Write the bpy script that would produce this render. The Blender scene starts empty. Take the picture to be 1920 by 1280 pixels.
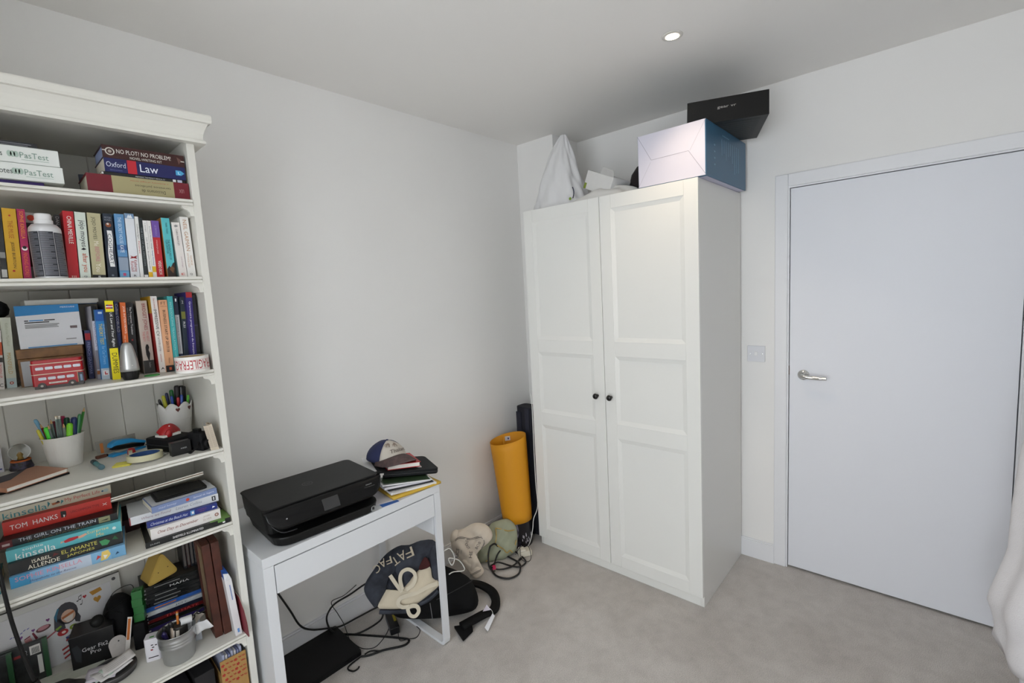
import bpy, bmesh, math, random
from math import pi, sin, cos, radians as rad
from mathutils import Vector, Matrix, Euler
random.seed(7)
SC = bpy.context.scene
COL = SC.collection

# ------------------------------------------------------------------ camera
YAW, PITCH, ROLL, FPX = 0.7352, -0.1055, -0.0546, 884.5
CPOS = Vector((-2.7463, -2.1000, 1.5646))
_fw = Vector((cos(PITCH)*cos(YAW), cos(PITCH)*sin(YAW), sin(PITCH)))
_rt = Vector((sin(YAW), -cos(YAW), 0)); _up = _rt.cross(_fw)
_r2 = cos(ROLL)*_rt + sin(ROLL)*_up; _u2 = -sin(ROLL)*_rt + cos(ROLL)*_up
cd = bpy.data.cameras.new('camera'); cam = bpy.data.objects.new('camera', cd); COL.objects.link(cam)
cd.sensor_width = 36.0; cd.lens = FPX*36.0/1920.0; cd.clip_start = 0.05
M = Matrix((_r2, _u2, -_fw)).transposed().to_4x4(); M.translation = CPOS
cam.matrix_world = M
SC.camera = cam

# ------------------------------------------------------------------ light
SC.view_settings.view_transform = 'Standard'; SC.view_settings.look = 'None'
SC.view_settings.gamma = 1.0; SC.view_settings.use_curve_mapping = False
SC.view_settings.exposure = -0.15
W = bpy.data.worlds.new('overcast_sky'); SC.world = W; W.use_nodes = True
bg = W.node_tree.nodes['Background']
bg.inputs[0].default_value = (0.90, 0.95, 1.0, 1); bg.inputs[1].default_value = 8.0
# room extents
XW, YF, H = -4.0, -2.52, 2.521           # window wall, wall behind the camera, ceiling height
WIN = (-2.47, -1.20, 0.25, 2.32)         # window opening y0,y1,z0,z1
ld = bpy.data.lights.new('window_portal', 'AREA'); ld.shape = 'RECTANGLE'
ld.size = WIN[1]-WIN[0]; ld.size_y = WIN[3]-WIN[2]; ld.cycles.is_portal = True
lo = bpy.data.objects.new('window_portal', ld); COL.objects.link(lo)
lo.location = (XW-0.02, (WIN[0]+WIN[1])/2, (WIN[2]+WIN[3])/2); lo.rotation_euler = (0, -pi/2, 0)
SC.cycles.max_bounces = 12; SC.cycles.diffuse_bounces = 8; SC.cycles.use_denoising = True
SC.cycles.sample_clamp_indirect = 6.0

# ------------------------------------------------------------------ materials
_M = {}
def lin(h):
    h = h.lstrip('#'); o = []
    if len(h) == 3: h = ''.join(c*2 for c in h)
    for i in (0, 2, 4):
        c = int(h[i:i+2], 16)/255; o.append(c/12.92 if c <= .04045 else ((c+.055)/1.055)**2.4)
    return o
def mat(hexc, rough=.55, metal=0.0, var=.04, scale=30.0, bump=0.0, bscale=200.0, spec=.5, alpha=None, trans=0.0, col2=None, emis=0.0, sheen=0.0):
    key = (hexc, rough, metal, var, scale, bump, bscale, spec, trans, col2, emis, sheen)
    if key in _M: return _M[key]
    m = bpy.data.materials.new('m_'+hexc.lstrip('#')); m.use_nodes = True
    nt = m.node_tree; N = nt.nodes; L = nt.links; b = N['Principled BSDF']
    r, g, bl = lin(hexc)
    b.inputs['Roughness'].default_value = rough; b.inputs['Metallic'].default_value = metal
    b.inputs['Specular IOR Level'].default_value = spec
    if trans: b.inputs['Transmission Weight'].default_value = trans
    if sheen: b.inputs['Sheen Weight'].default_value = sheen
    tc = N.new('ShaderNodeTexCoord')
    nz = N.new('ShaderNodeTexNoise'); nz.inputs['Scale'].default_value = scale; nz.inputs['Detail'].default_value = 3
    L.new(tc.outputs['Object'], nz.inputs['Vector'])
    rp = N.new('ShaderNodeValToRGB')
    if col2:
        a = lin(col2); rp.color_ramp.elements[0].color = (*a, 1); rp.color_ramp.elements[1].color = (r, g, bl, 1)
        rp.color_ramp.elements[0].position = .38; rp.color_ramp.elements[1].position = .62
    else:
        rp.color_ramp.elements[0].color = (r*(1-var), g*(1-var), bl*(1-var), 1)
        rp.color_ramp.elements[1].color = (min(1, r*(1+var)), min(1, g*(1+var)), min(1, bl*(1+var)), 1)
    L.new(nz.outputs['Fac'], rp.inputs['Fac']); L.new(rp.outputs['Color'], b.inputs['Base Color'])
    if bump:
        n2 = N.new('ShaderNodeTexNoise'); n2.inputs['Scale'].default_value = bscale; n2.inputs['Detail'].default_value = 4
        L.new(tc.outputs['Object'], n2.inputs['Vector'])
        bp = N.new('ShaderNodeBump'); bp.inputs['Strength'].default_value = bump; bp.inputs['Distance'].default_value = .002
        L.new(n2.outputs['Fac'], bp.inputs['Height']); L.new(bp.outputs['Normal'], b.inputs['Normal'])
    if emis:
        b.inputs['Emission Color'].default_value = (r, g, bl, 1); b.inputs['Emission Strength'].default_value = emis
    _M[key] = m
    return m

# ------------------------------------------------------------------ mesh helpers
class MB:
    def __init__(s): s.v = []; s.f = []
    def add(s, vs, fs, M=None):
        o = len(s.v)
        s.v += [tuple(M @ Vector(v)) if M is not None else tuple(v) for v in vs]
        s.f += [tuple(i+o for i in f) for f in fs]
        return s
    def box(s, x0, x1, y0, y1, z0, z1, M=None):
        if x0 > x1: x0, x1 = x1, x0
        if y0 > y1: y0, y1 = y1, y0
        if z0 > z1: z0, z1 = z1, z0
        v = [(x0,y0,z0),(x1,y0,z0),(x1,y1,z0),(x0,y1,z0),(x0,y0,z1),(x1,y0,z1),(x1,y1,z1),(x0,y1,z1)]
        return s.add(v, [(0,3,2,1),(4,5,6,7),(0,1,5,4),(1,2,6,5),(2,3,7,6),(3,0,4,7)], M)
    def prism(s, pts, h0, h1, M=None):            # polygon in XY (counter-clockwise), extruded in Z
        n = len(pts)
        v = [(x, y, h0) for x, y in pts]+[(x, y, h1) for x, y in pts]
        f = [tuple(range(n-1, -1, -1)), tuple(range(n, 2*n))]
        f += [(i, (i+1) % n, n+(i+1) % n, n+i) for i in range(n)]
        return s.add(v, f, M)
    def lathe(s, prof, n=32, M=None, a0=0.0, cap=True):   # prof (r,z) from bottom to top
        v = []; f = []; k = len(prof)
        for i in range(n):
            a = 2*pi*i/n+a0
            v += [(r*cos(a), r*sin(a), z) for r, z in prof]
        for i in range(n):
            j = (i+1) % n
            for q in range(k-1): f.append((i*k+q, j*k+q, j*k+q+1, i*k+q+1))
        if cap:
            if prof[0][0] > 1e-6: f.append(tuple(i*k for i in range(n-1, -1, -1)))
            if prof[-1][0] > 1e-6: f.append(tuple(i*k+k-1 for i in range(n)))
        return s.add(v, f, M)
    def cyl(s, p0, p1, r0, r1=None, n=16):
        r1 = r0 if r1 is None else r1
        p0 = Vector(p0); d = Vector(p1)-p0
        M = Matrix.Translation(p0) @ d.to_track_quat('Z', 'Y').to_matrix().to_4x4()
        return s.lathe([(r0, 0), (r1, d.length)], n, M)
    def tube(s, path, r, n=8, smooth=4, closed=False, flat=None):
        P = [Vector(p) for p in path]
        if smooth > 1: P = catmull(P, smooth, closed)
        k = len(P); v = []; f = []; up = Vector((0, 0, 1)); prev = None
        for i, p in enumerate(P):
            a = P[(i-1) % k] if (closed or i > 0) else p; b = P[(i+1) % k] if (closed or i < k-1) else p
            t = (b-a).normalized()
            if prev is None:
                u = up.cross(t)
                if u.length < 1e-3: u = Vector((1, 0, 0)).cross(t)
            else: u = prev-t*prev.dot(t)
            u.normalize(); prev = u; w = t.cross(u)
            rr = r[i*(len(r)-1)//max(1, k-1)] if isinstance(r, (list, tuple)) else r
            ru, rw = (rr, rr) if flat is None else flat
            v += [tuple(p+u*(ru*cos(2*pi*j/n))+w*(rw*sin(2*pi*j/n))) for j in range(n)]
        m = k if closed else k-1
        for i in range(m):
            i2 = (i+1) % k
            for j in range(n): f.append((i*n+j, i*n+(j+1) % n, i2*n+(j+1) % n, i2*n+j))
        if not closed: f += [tuple(range(n-1, -1, -1)), tuple((k-1)*n+j for j in range(n))]
        return s.add(v, f)
    def grid(s, fn, nu, nv, cu=False, cv=False, M=None):   # fn(u,v) -> point, u,v in 0..1
        v = [tuple(fn(i/(nu if cu else nu-1), j/(nv if cv else nv-1))) for i in range(nu) for j in range(nv)]
        f = []
        for i in range(nu if cu else nu-1):
            for j in range(nv if cv else nv-1):
                a, b = (i+1) % nu, (j+1) % nv
                f.append((i*nv+j, a*nv+j, a*nv+b, i*nv+b))
        return s.add(v, f, M)
    def build(s, name, m, parent=None, smooth=False, bevel=0.0, seg=2, solid=0.0, sub=0, weld=False, off=0.0, M=None):
        me = bpy.data.meshes.new(name); me.from_pydata(s.v, [], s.f)
        if bevel or weld:
            bm = bmesh.new(); bm.from_mesh(me)
            if weld: bmesh.ops.remove_doubles(bm, verts=bm.verts, dist=1e-5)
            if bevel: bmesh.ops.bevel(bm, geom=list(bm.edges), offset=bevel, segments=seg, profile=.5, affect='EDGES', clamp_overlap=True)
            bm.to_mesh(me); bm.free()
        me.materials.append(m)
        if smooth: me.polygons.foreach_set('use_smooth', [True]*len(me.polygons))
        o = bpy.data.objects.new(name, me); COL.objects.link(o)
        if parent is not None: o.parent = parent
        if M is not None: o.matrix_local = M
        if sub:
            d = o.modifiers.new('sub', 'SUBSURF'); d.levels = d.render_levels = sub
        if solid:
            d = o.modifiers.new('solid', 'SOLIDIFY'); d.thickness = solid; d.offset = off
        return o
def catmull(P, k, closed=False):
    n = len(P); out = []
    for i in range(n if closed else n-1):
        g = (lambda j: P[j % n]) if closed else (lambda j: P[min(max(j, 0), n-1)])
        a, b, c, d = g(i-1), g(i), g(i+1), g(i+2)
        for q in range(k):
            t = q/k
            out.append(.5*((2*b)+(c-a)*t+(2*a-5*b+4*c-d)*t*t+(3*b-a-3*c+d)*t**3))
    if not closed: out.append(P[-1])
    return out
def rrect(w, d, r, n=5, cx=0.0, cy=0.0):
    p = []
    for (sx, sy, a) in ((1, 1, 0), (-1, 1, pi/2), (-1, -1, pi), (1, -1, 3*pi/2)):
        for i in range(n+1):
            t = a+pi/2*i/n; p.append((cx+sx*(w/2-r)+r*cos(t), cy+sy*(d/2-r)+r*sin(t)))
    return p
def bx(name, m, parent, x0, x1, y0, y1, z0, z1, bevel=0.0, seg=2):
    return MB().box(x0, x1, y0, y1, z0, z1).build(name, m, parent, bevel=bevel, seg=seg)
def tag(o, label=None, cat=None, group=None, kind=None):
    if label: o['label'] = label
    if cat: o['category'] = cat
    if group: o['group'] = group
    if kind: o['kind'] = kind
    return o
def thing(name, label, cat, loc=(0, 0, 0), rot=(0, 0, 0), group=None):
    o = bpy.data.objects.new(name, None); o.empty_display_size = .05; COL.objects.link(o)
    o.location = loc; o.rotation_euler = rot
    return tag(o, label, cat, group)
def struct(o): o['kind'] = 'structure'; return o
def axes(loc, X, Y, Z):
    m = Matrix((Vector(X), Vector(Y), Vector(Z))).transposed().to_4x4(); m.translation = Vector(loc); return m
_tc = {}
def text_mesh(s, res=2):
    if s in _tc: return _tc[s]
    c = bpy.data.curves.new('lettering', 'FONT'); c.body = s; c.resolution_u = res
    o = bpy.data.objects.new('lettering', c); COL.objects.link(o)
    me = bpy.data.meshes.new_from_object(o)
    bpy.data.objects.remove(o); bpy.data.curves.remove(c)
    v = [tuple(p.co) for p in me.vertices]; f = [tuple(p.vertices) for p in me.polygons]
    bpy.data.meshes.remove(me)
    xs = [p[0] for p in v]; ys = [p[1] for p in v]
    x0, x1, y0, y1 = min(xs), max(xs), min(ys), max(ys)
    v = [((p[0]-x0)/(x1-x0)-.5, (p[1]-y0)/max(1e-6, (y1-y0))-.5) for p in v]
    _tc[s] = (v, f); return _tc[s]
def text(s, w, h, m, parent, M, name='lettering', shear=0.0, bold=0.0):
    """lettering of width w and height h centred on matrix M (x reading direction, y up, z outward)"""
    v, f = text_mesh(s)
    mb = MB(); mb.v = [tuple(M @ Vector((x*w+shear*y*h, y*h, 0))) for x, y in v]; mb.f = list(f)
    return mb.build(name, m, parent)
# ================================================================== the room
WALL = mat('#e8e7e5', .85, var=.015, scale=3, bump=.08, bscale=400)
CEIL = mat('#eae8e5', .9, var=.015, scale=3)
TRIM = mat('#e2e3e6', .35, var=.01)
def carpet_mat():
    m = bpy.data.materials.new('carpet'); m.use_nodes = True; nt = m.node_tree; N = nt.nodes; L = nt.links; b = N['Principled BSDF']
    b.inputs['Roughness'].default_value = .95; b.inputs['Specular IOR Level'].default_value = .1; b.inputs['Sheen Weight'].default_value = .25
    tc = N.new('ShaderNodeTexCoord')
    def nz(s, d, dist=0.0):
        n = N.new('ShaderNodeTexNoise'); n.inputs['Scale'].default_value = s; n.inputs['Detail'].default_value = d; n.inputs['Distortion'].default_value = dist
        L.new(tc.outputs['Object'], n.inputs['Vector']); return n
    big, mid, fine = nz(2.4, 4, .6), nz(17, 6, .3), nz(330, 3)
    r1 = N.new('ShaderNodeValToRGB'); r1.color_ramp.elements[0].position = .32; r1.color_ramp.elements[1].position = .66
    r1.color_ramp.elements[0].color = (*lin('#c6c0ba'), 1); r1.color_ramp.elements[1].color = (*lin('#d8d3ce'), 1)
    mx = N.new('ShaderNodeMixRGB'); mx.blend_type = 'MULTIPLY'; mx.inputs[0].default_value = .6
    r2 = N.new('ShaderNodeValToRGB'); r2.color_ramp.elements[0].position = .3; r2.color_ramp.elements[1].position = .6
    r2.color_ramp.elements[0].color = (.80, .795, .79, 1); r2.color_ramp.elements[1].color = (1, 1, 1, 1)
    mx2 = N.new('ShaderNodeMixRGB'); mx2.blend_type = 'MULTIPLY'; mx2.inputs[0].default_value = .7
    r3 = N.new('ShaderNodeValToRGB'); r3.color_ramp.elements[0].position = .3; r3.color_ramp.elements[1].position = .7
    r3.color_ramp.elements[0].color = (.45, .44, .43, 1); r3.color_ramp.elements[1].color = (1, 1, 1, 1)
    L.new(big.outputs['Fac'], r1.inputs[0]); L.new(mid.outputs['Fac'], r2.inputs[0]); L.new(fine.outputs['Fac'], r3.inputs[0])
    L.new(r1.outputs[0], mx.inputs[1]); L.new(r2.outputs[0], mx.inputs[2]); L.new(mx.outputs[0], mx2.inputs[1]); L.new(r3.outputs[0], mx2.inputs[2])
    L.new(mx2.outputs[0], b.inputs['Base Color'])
    bp = N.new('ShaderNodeBump'); bp.inputs['Strength'].default_value = .7; bp.inputs['Distance'].default_value = .004
    L.new(fine.outputs['Fac'], bp.inputs['Height']); L.new(bp.outputs['Normal'], b.inputs['Normal'])
    return m
struct(bx('floor', carpet_mat(), None, XW-.1, .3, YF-.1, .1, -.1, 0))
struct(bx('ceiling', CEIL, None, XW-.1, .3, YF-.1, .1, H, H+.1))
struct(bx('wall_back', WALL, None, XW-.1, .3, 0, .1, 0, H))
struct(bx('wall_front', WALL, None, XW-.1, .3, YF-.1, YF, 0, H))
# wall with the window (left of the picture, behind the camera)
mb = MB(); y0, y1, z0, z1 = WIN
mb.box(XW-.1, XW, YF, y0, 0, H).box(XW-.1, XW, y1, 0, 0, H).box(XW-.1, XW, y0, y1, 0, z0).box(XW-.1, XW, y0, y1, z1, H)
struct(mb.build('wall_left', WALL))
mb = MB(); t = .05
for a in (y0, (y0+y1)/2-t/2, y1-t): mb.box(XW-.07, XW-.03, a, a+t, z0, z1)
mb.box(XW-.07, XW-.03, y0, y1, z0, z0+t).box(XW-.07, XW-.03, y0, y1, z1-t, z1)
struct(mb.build('window_1', TRIM))
# wall with the door
DY0, DY1, DZ = -2.358, -1.5437, 1.998     # leaf
JO = .014
mb = MB()
mb.box(0, .1, DY1+JO, 0, 0, H).box(0, .1, YF, DY0-JO, 0, H).box(0, .1, DY0-JO, DY1+JO, DZ+JO, H)
struct(mb.build('wall_right', WALL))
# boxed-in corner column behind the wardrobe
struct(bx('wall_corner', WALL, None, -.2716, 0, -.2923, 0, 0, H))
struct(bx('added_shade_pier', WALL, None, XW, -3.245, -1.06, 0, 0, H))  # unseen pier, added to keep window light off the bookcase
# skirting boards
def skirt(name, pts):
    prof = [(0, 0), (.016, 0), (.016, .098), (.010, .106), (0, .108)]
    mb = MB()
    (xa, ya), (xb, yb) = pts; d = Vector((xb-xa, yb-ya, 0)); L = d.length; d.normalize()
    n = Vector((-d.y, d.x, 0))
    mb.prism(prof, 0, L, axes((xa, ya, 0), n, (0, 0, 1), n.cross(Vector((0, 0, 1)))))
    return struct(mb.build(name, TRIM))
skirt('baseboard_back', ((-.2716, 0), (XW, 0)))
def skbox(name, x0, x1, y0, y1):
    mb = MB(); mb.box(x0, x1, y0, y1, 0, .1).box(x0+(.006 if x0 < -.01 else 0), x1, y0, y1, .1, .107)
    return struct(mb.build(name, TRIM, bevel=.0008, seg=1))
bpy.data.objects.remove(bpy.data.objects['baseboard_back'])
mb = MB(); mb.box(XW, -.2716, -.016, 0, 0, .1).box(XW, -.2716, -.010, 0, .1, .107); struct(mb.build('baseboard_back', TRIM))
skbox('baseboard_right', -.016, 0, -1.478, -.2923)
skbox('baseboard_right_end', -.016, 0, YF, -2.425)
mb = MB(); mb.box(-.2876, -.2716, -.2923, -.016, 0, .107); struct(mb.build('baseboard_corner', TRIM))
# door lining, casing and leaf
DOORM = mat('#dfe1e7', .45, var=.012, scale=2)
GAPM = mat('#3a2a22', .8)
lin_ = MB()
lin_.box(-.004, .1, DY1+.0035, DY1+JO+.001, 0, DZ+JO).box(-.004, .1, DY0-JO-.001, DY0-.0035, 0, DZ+JO).box(-.004, .1, DY0-.0035, DY1+.0035, DZ+.0035, DZ+JO)
struct(lin_.build('trim_1', TRIM))
struct(bx('trim_2', GAPM, None, .046, .1, DY0-.004, DY1+.004, 0, DZ+.004))  # dark slab added behind the leaf to stop outside light leaking through the gaps
CW = .062
ci = .010
def casing(n, y0, y1, z0, z1):
    mb = MB(); mb.box(-.013, 0, y0, y1, z0, z1); return struct(mb.build('trim_%d' % n, TRIM, bevel=.004))
yi0, yi1 = DY0-ci, DY1+ci
casing(3, yi1, yi1+CW-.004, 0, DZ+ci+CW)
casing(4, yi0-CW, yi0, 0, DZ+ci+CW)
casing(5, yi0+.0, yi1-.0, DZ+ci, DZ+ci+CW)
door = bx('door_1', DOORM, None, 0.0, .044, DY0, DY1, .012, DZ, bevel=.0012)
struct(door)
CHROME = mat('#d8d8d6', .16, 1.0, var=.02)
hy, hz = -1.607, 1.062
mb = MB(); mb.lathe([(0, 0), (.026, 0), (.026, .006), (.023, .009), (.011, .010), (.010, .045), (0, .045)], 32, axes((-.0005, hy, hz), (0, 1, 0), (0, 0, 1), (-1, 0, 0)).copy())
mb2 = mb
mb2.tube([(-.047, hy+.003, hz), (-.052, hy-.012, hz-.001), (-.052, hy-.045, hz-.004), (-.054, hy-.085, hz-.004), (-.054, hy-.107, hz-.003)], [.0105, .010, .0095, .0085, .008], 14, 6)
hd = mb2.build('door_handle', CHROME, door, smooth=True)
bx('latch_plate', mat('#4a3a34', .4, .6), door, -.0015, .02, DY1, DY1+.0034, 1.058, 1.104)
HNG = mat('#8d8a86', .35, .9)
mb = MB(); mb.cyl((-.006, DY0-.002, .235), (-.006, DY0-.002, .315), .006, n=12); mb.box(-.003, 0, DY0-.002, DY0+.005, .235, .315)
mb.build('hinge', HNG, door)
mb = MB(); mb.cyl((-.006, DY0-.002, 1.7), (-.006, DY0-.002, 1.78), .006, n=12); mb.build('hinge', HNG, door)
# light switch
sw = thing('light_switch', 'white square light switch plate on the wall between wardrobe and door', 'light switch', (0, -1.3865, 1.1175))
SWM = mat('#d9dade', .3, var=.005)
MB().box(-.009, 0, -.0435, .0435, 0, .086).build('plate', SWM, sw, bevel=.002)
MB().box(-.012, -.008, -.008, .008, .033, .054).build('rocker', mat('#e8e8e8', .25), sw, bevel=.0015)
for q in (-.03, .03):
    MB().lathe([(.0035, 0), (.0035, .001), (.002, .0012), (0, .0006)], 12, axes((-.0088, q, .043), (0, 1, 0), (0, 0, 1), (-1, 0, 0))).build('screw', CHROME, sw)
# ceiling downlight
dl = thing('ceiling_downlight', 'small round recessed ceiling spotlight, lit, above the wardrobe front', 'spotlight', (-.836, -1.302, H))
MB().lathe([(.0255, -.0005), (.040, -.0005), (.039, -.002), (.0255, -.004), (.0255, -.0005)], 40, cap=False).build('bezel', mat('#d8d5d0', .5), dl, smooth=True)
MB().lathe([(0, -.003), (.0255, -.003)], 32, cap=False).build('lamp_face', mat('#fff0d8', emis=25.0), dl)
sp = bpy.data.lights.new('downlight_beam', 'SPOT'); sp.energy = 20; sp.color = (1, .80, .58); sp.spot_size = rad(100); sp.spot_blend = .8; sp.shadow_soft_size = .03
so = bpy.data.objects.new('downlight_beam', sp); COL.objects.link(so); so.parent = dl; so.location = (0, 0, -.012)
# ================================================================== wardrobe
WW = mat('#e3e3df', .38, var=.01, scale=4)
WS = mat('#dcdbd7', .30, var=.01, scale=4)
wd = thing('wardrobe', 'tall white two-door wardrobe with panelled doors and black knobs', 'wardrobe', (0, 0, 0))
WF, WL, WR, WT = -.616, -.314, -1.312, 2.015
bx('side_panel', WS, wd, WF+.020, -.018, WR, WR+.018, 0, WT, .0008, 1)
bx('side_panel', WS, wd, WF+.020, -.018, WL-.018, WL, 0, WT, .0008, 1)
bx('top_panel', WS, wd, WF+.020, -.018, WR+.018, WL-.018, WT-.018, WT-.0005)
bx('bottom_panel', WS, wd, WF+.022, -.018, WR+.018, WL-.018, .055, .073)
bx('back_panel', WS, wd, -.024, -.018, WR+.018, WL-.018, .02, WT-.018)
bx('plinth', WW, wd, WF+.021, WF+.037, WR+.0185, WL-.0185, 0, .0545)
YM = -.8146
def wdoor(ya, yb, knob_y):
    d = MB()
    st = .0725 if abs(ya-yb) > .4 else .06
    p0, p1 = min(ya, yb), max(ya, yb)
    zs = [(.119, .770), (.848, 1.204), (1.281, 1.948)]
    T = .020; x0, x1 = WF, WF+T-.001
    d.box(x0, x1, p0, p0+.064, .056, WT).box(x0, x1, p1-.064, p1, .056, WT)
    rails = [(.056, .119), (.770, .848), (1.204, 1.281), (1.948, WT)]
    for a, b in rails: d.box(x0+.0003, x1, p0+.0642, p1-.0642, a, b)
    o = d.build('door', WW, wd, bevel=.0012, seg=2)
    for a, b in zs:
        c = .020; dep = .0065
        q = [(x0+.0012, p0+.064, a), (x0+.0012, p1-.064, a), (x0+.0012, p1-.064, b), (x0+.0012, p0+.064, b)]
        e = [(x0+dep, p0+.064+c, a+c), (x0+dep, p1-.064-c, a+c), (x0+dep, p1-.064-c, b-c), (x0+dep, p0+.064+c, b-c)]
        mo = MB().add(q+e, [(0, 4, 5, 1), (1, 5, 6, 2), (2, 6, 7, 3), (3, 7, 4, 0), (4, 7, 6, 5)])
        mo.build('door_panel', WW, o)
    k = MB().lathe([(.0075, 0), (.0075, .008), (.006, .012), (.012, .017), (.0155, .024), (.0135, .030), (.007, .0335), (0, .034)], 28, axes((WF, knob_y, .988), (0, -1, 0), (0, 0, 1), (-1, 0, 0)))
    k.build('knob', mat('#141312', .35), o, smooth=True)
    return o
wdoor(YM+.0012, WL+.0005, -.769)
wdoor(WR-.0005, YM-.0018, -.851)
# ================================================================== desk
DW = mat('#d6d8db', .42, var=.01, scale=5)
DX0, DX1, DYF, DYB = -2.244, -1.512, -.510, -.022
dk = thing('desk', 'small white desk with one wide drawer against the back wall', 'desk', (0, 0, 0))
bx('desktop', DW, dk, DX0, DX1, DYF, DYB, .716, .750, .0012)
bx('side_panel', DW, dk, DX0, DX0+.034, DYF, DYB, 0, .7155, .001)
drw = bx('drawer_front', DW, dk, DX0+.0365, DX1-.034, DYF+.001, DYF+.018, .6155, .7115, .0008)
mb = MB(); mb.box(DX0+.05, DX1-.05, DYF+.018, DYF+.40, .625, .635).box(DX0+.05, DX0+.062, DYF+.018, DYF+.4, .625, .69).box(DX1-.062, DX1-.05, DYF+.018, DYF+.4, .625, .69).box(DX0+.05, DX1-.05, DYF+.39, DYF+.4, .625, .69)
mb.build('drawer_box', DW, dk)
bx('back_rail', DW, dk, DX0+.034, DX1-.034, DYB-.018, DYB, .55, .7155)
bx('side_rail', DW, dk, DX1-.034, DX1-.016, DYF+.018, DYB, .523, .7155, .0008)
# looped leg on the right: outer and inner rounded rectangles in the y-z plane
o_ = [(DYF, .7155), (DYF, .03), (DYF+.004, .012), (DYF+.014, .003), (DYF+.03, 0), (DYB-.03, 0), (DYB-.014, .003), (DYB-.004, .012), (DYB, .03), (DYB, .7155)]
th = .013
i_ = [(DYF+th, .7155), (DYF+th, .03), (DYF+th+.003, .02), (DYF+th+.009, .0145), (DYF+.03, th), (DYB-.03, th), (DYB-th-.009, .0145), (DYB-th-.003, .02), (DYB-th, .03), (DYB-th, .7155)]
v = []; f = []
for x in (DX1-.032, DX1-.0005):
    v += [(x, y, z) for y, z in o_]; v += [(x, y, z) for y, z in i_]
n = len(o_)
for k in range(n-1):
    f.append((k, k+1, n+k+1, n+k)); f.append((2*n+k+1, 2*n+k, 3*n+k, 3*n+k+1))
    f.append((k+1, k, 2*n+k, 2*n+k+1)); f.append((n+k, n+k+1, 3*n+k+1, 3*n+k))
f += [(0, n, 3*n, 2*n), (n-1, 3*n-1, 4*n-1, 2*n-1)]
MB().add(v, f).build('leg_loop', DW, dk)
# ================================================================== bookcase
BW = mat('#dcdad2', .45, var=.02, scale=6)
BX1, BX0, BYF, BYB = -2.262, -3.222, -.400, -.022
bc = thing('bookcase', 'tall cream-white bookcase with moulded cornice and crowded shelves', 'bookcase', (0, 0, 0))
bx('upright', BW, bc, BX1-.021, BX1, BYF, BYB, 0, 2.075, .0012)
bx('upright', BW, bc, BX0, BX0+.021, BYF, BYB, 0, 2.075, .0012)
IX0, IX1 = BX0+.021, BX1-.021
SH = dict(A=1.895, B=1.663, C=1.372, D=1.115, E=.867, F=.472, G=.060)
for k, z in SH.items():
    so_ = bx('shelf', BW, bc, IX0+.0005, IX1-.0005, BYF+.006, BYB-.008, z-.018, z, .0005, 1)
    mb = MB(); mb.box(IX0+.0005, IX1-.0005, BYF-.004, BYF+.006, z-.0185, z-.011).box(IX0+.0005, IX1-.0005, BYF+.001, BYF+.006, z-.011, z-.008).box(IX0+.0005, IX1-.0005, BYF-.004, BYF+.006, z-.008, z)
    mb.build('edge_moulding', BW, so_, bevel=.0014)
    if k not in 'G':
        for s in (1, -1):
            xw = IX1 if s > 0 else IX0
            pr = [(0, 0), (-.030, 0), (-.029, -.006), (-.024, -.010), (-.017, -.012), (-.012, -.017), (-.010, -.024), (-.009, -.030), (0, -.030)]
            mb = MB()
            M_ = axes((xw, BYF+.004, z-.0185), (s, 0, 0), (0, 0, 1), (0, -s*1.0, 0)) if s > 0 else axes((xw, BYF+.004, z-.0185), (-1, 0, 0), (0, 0, 1), (0, 1, 0))
            if s > 0: mb.prism(pr, -.014, 0, M_)
            else: mb.prism(pr, 0, .014, M_)
            mb.box(xw-s*.010, xw, BYF+.018, BYB-.01, z-.0475, z-.0185)
            mb.build('bracket', BW, bc)
bx('top_board', BW, bc, BX0, BX1, BYF, BYB, 2.0755, 2.093)
pw = (IX1-IX0)/10
PL = mat('#d3d1ca', .5, var=.02, scale=6)
for k in range(10):
    mb = MB(); mb.box(IX0+k*pw+.0004, IX0+(k+1)*pw-.0004, BYB-.008, BYB, .02, 2.075)
    o = mb.build('back_plank', PL, bc, bevel=.0022, seg=1)
# cornice: profile swept along front and returned at the right end
prof = [(0, 2.062), (.026, 2.062), (.026, 2.070), (.020, 2.072), (.0205, 2.078), (.022, 2.090), (.026, 2.102), (.031, 2.112), (.034, 2.119), (.041, 2.121), (.043, 2.127), (.043, 2.140), (.041, 2.144), (0, 2.144)]
v = []; f = []; k = len(prof)
for (cx, cy) in ((0, 0), (1, 0), (2, 0), (3, 0)):
    for d, z in prof:
        if cx == 0: v.append((BX0-d, BYB, z))
        elif cx == 1: v.append((BX0-d, BYF-d, z))
        elif cx == 2: v.append((BX1+d, BYF-d, z))
        else: v.append((BX1+d, BYB, z))
for s in range(3):
    for q in range(k): f.append((s*k+q, (s+1)*k+q, (s+1)*k+(q+1) % k, s*k+(q+1) % k))
f += [tuple(range(k)), tuple(3*k+q for q in range(k-1, -1, -1))]
MB().add(v, f).build('cornice', BW, bc)
bx('plinth', BW, bc, IX0, IX1, BYF+.002, BYF+.018, 0, .042)
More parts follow.
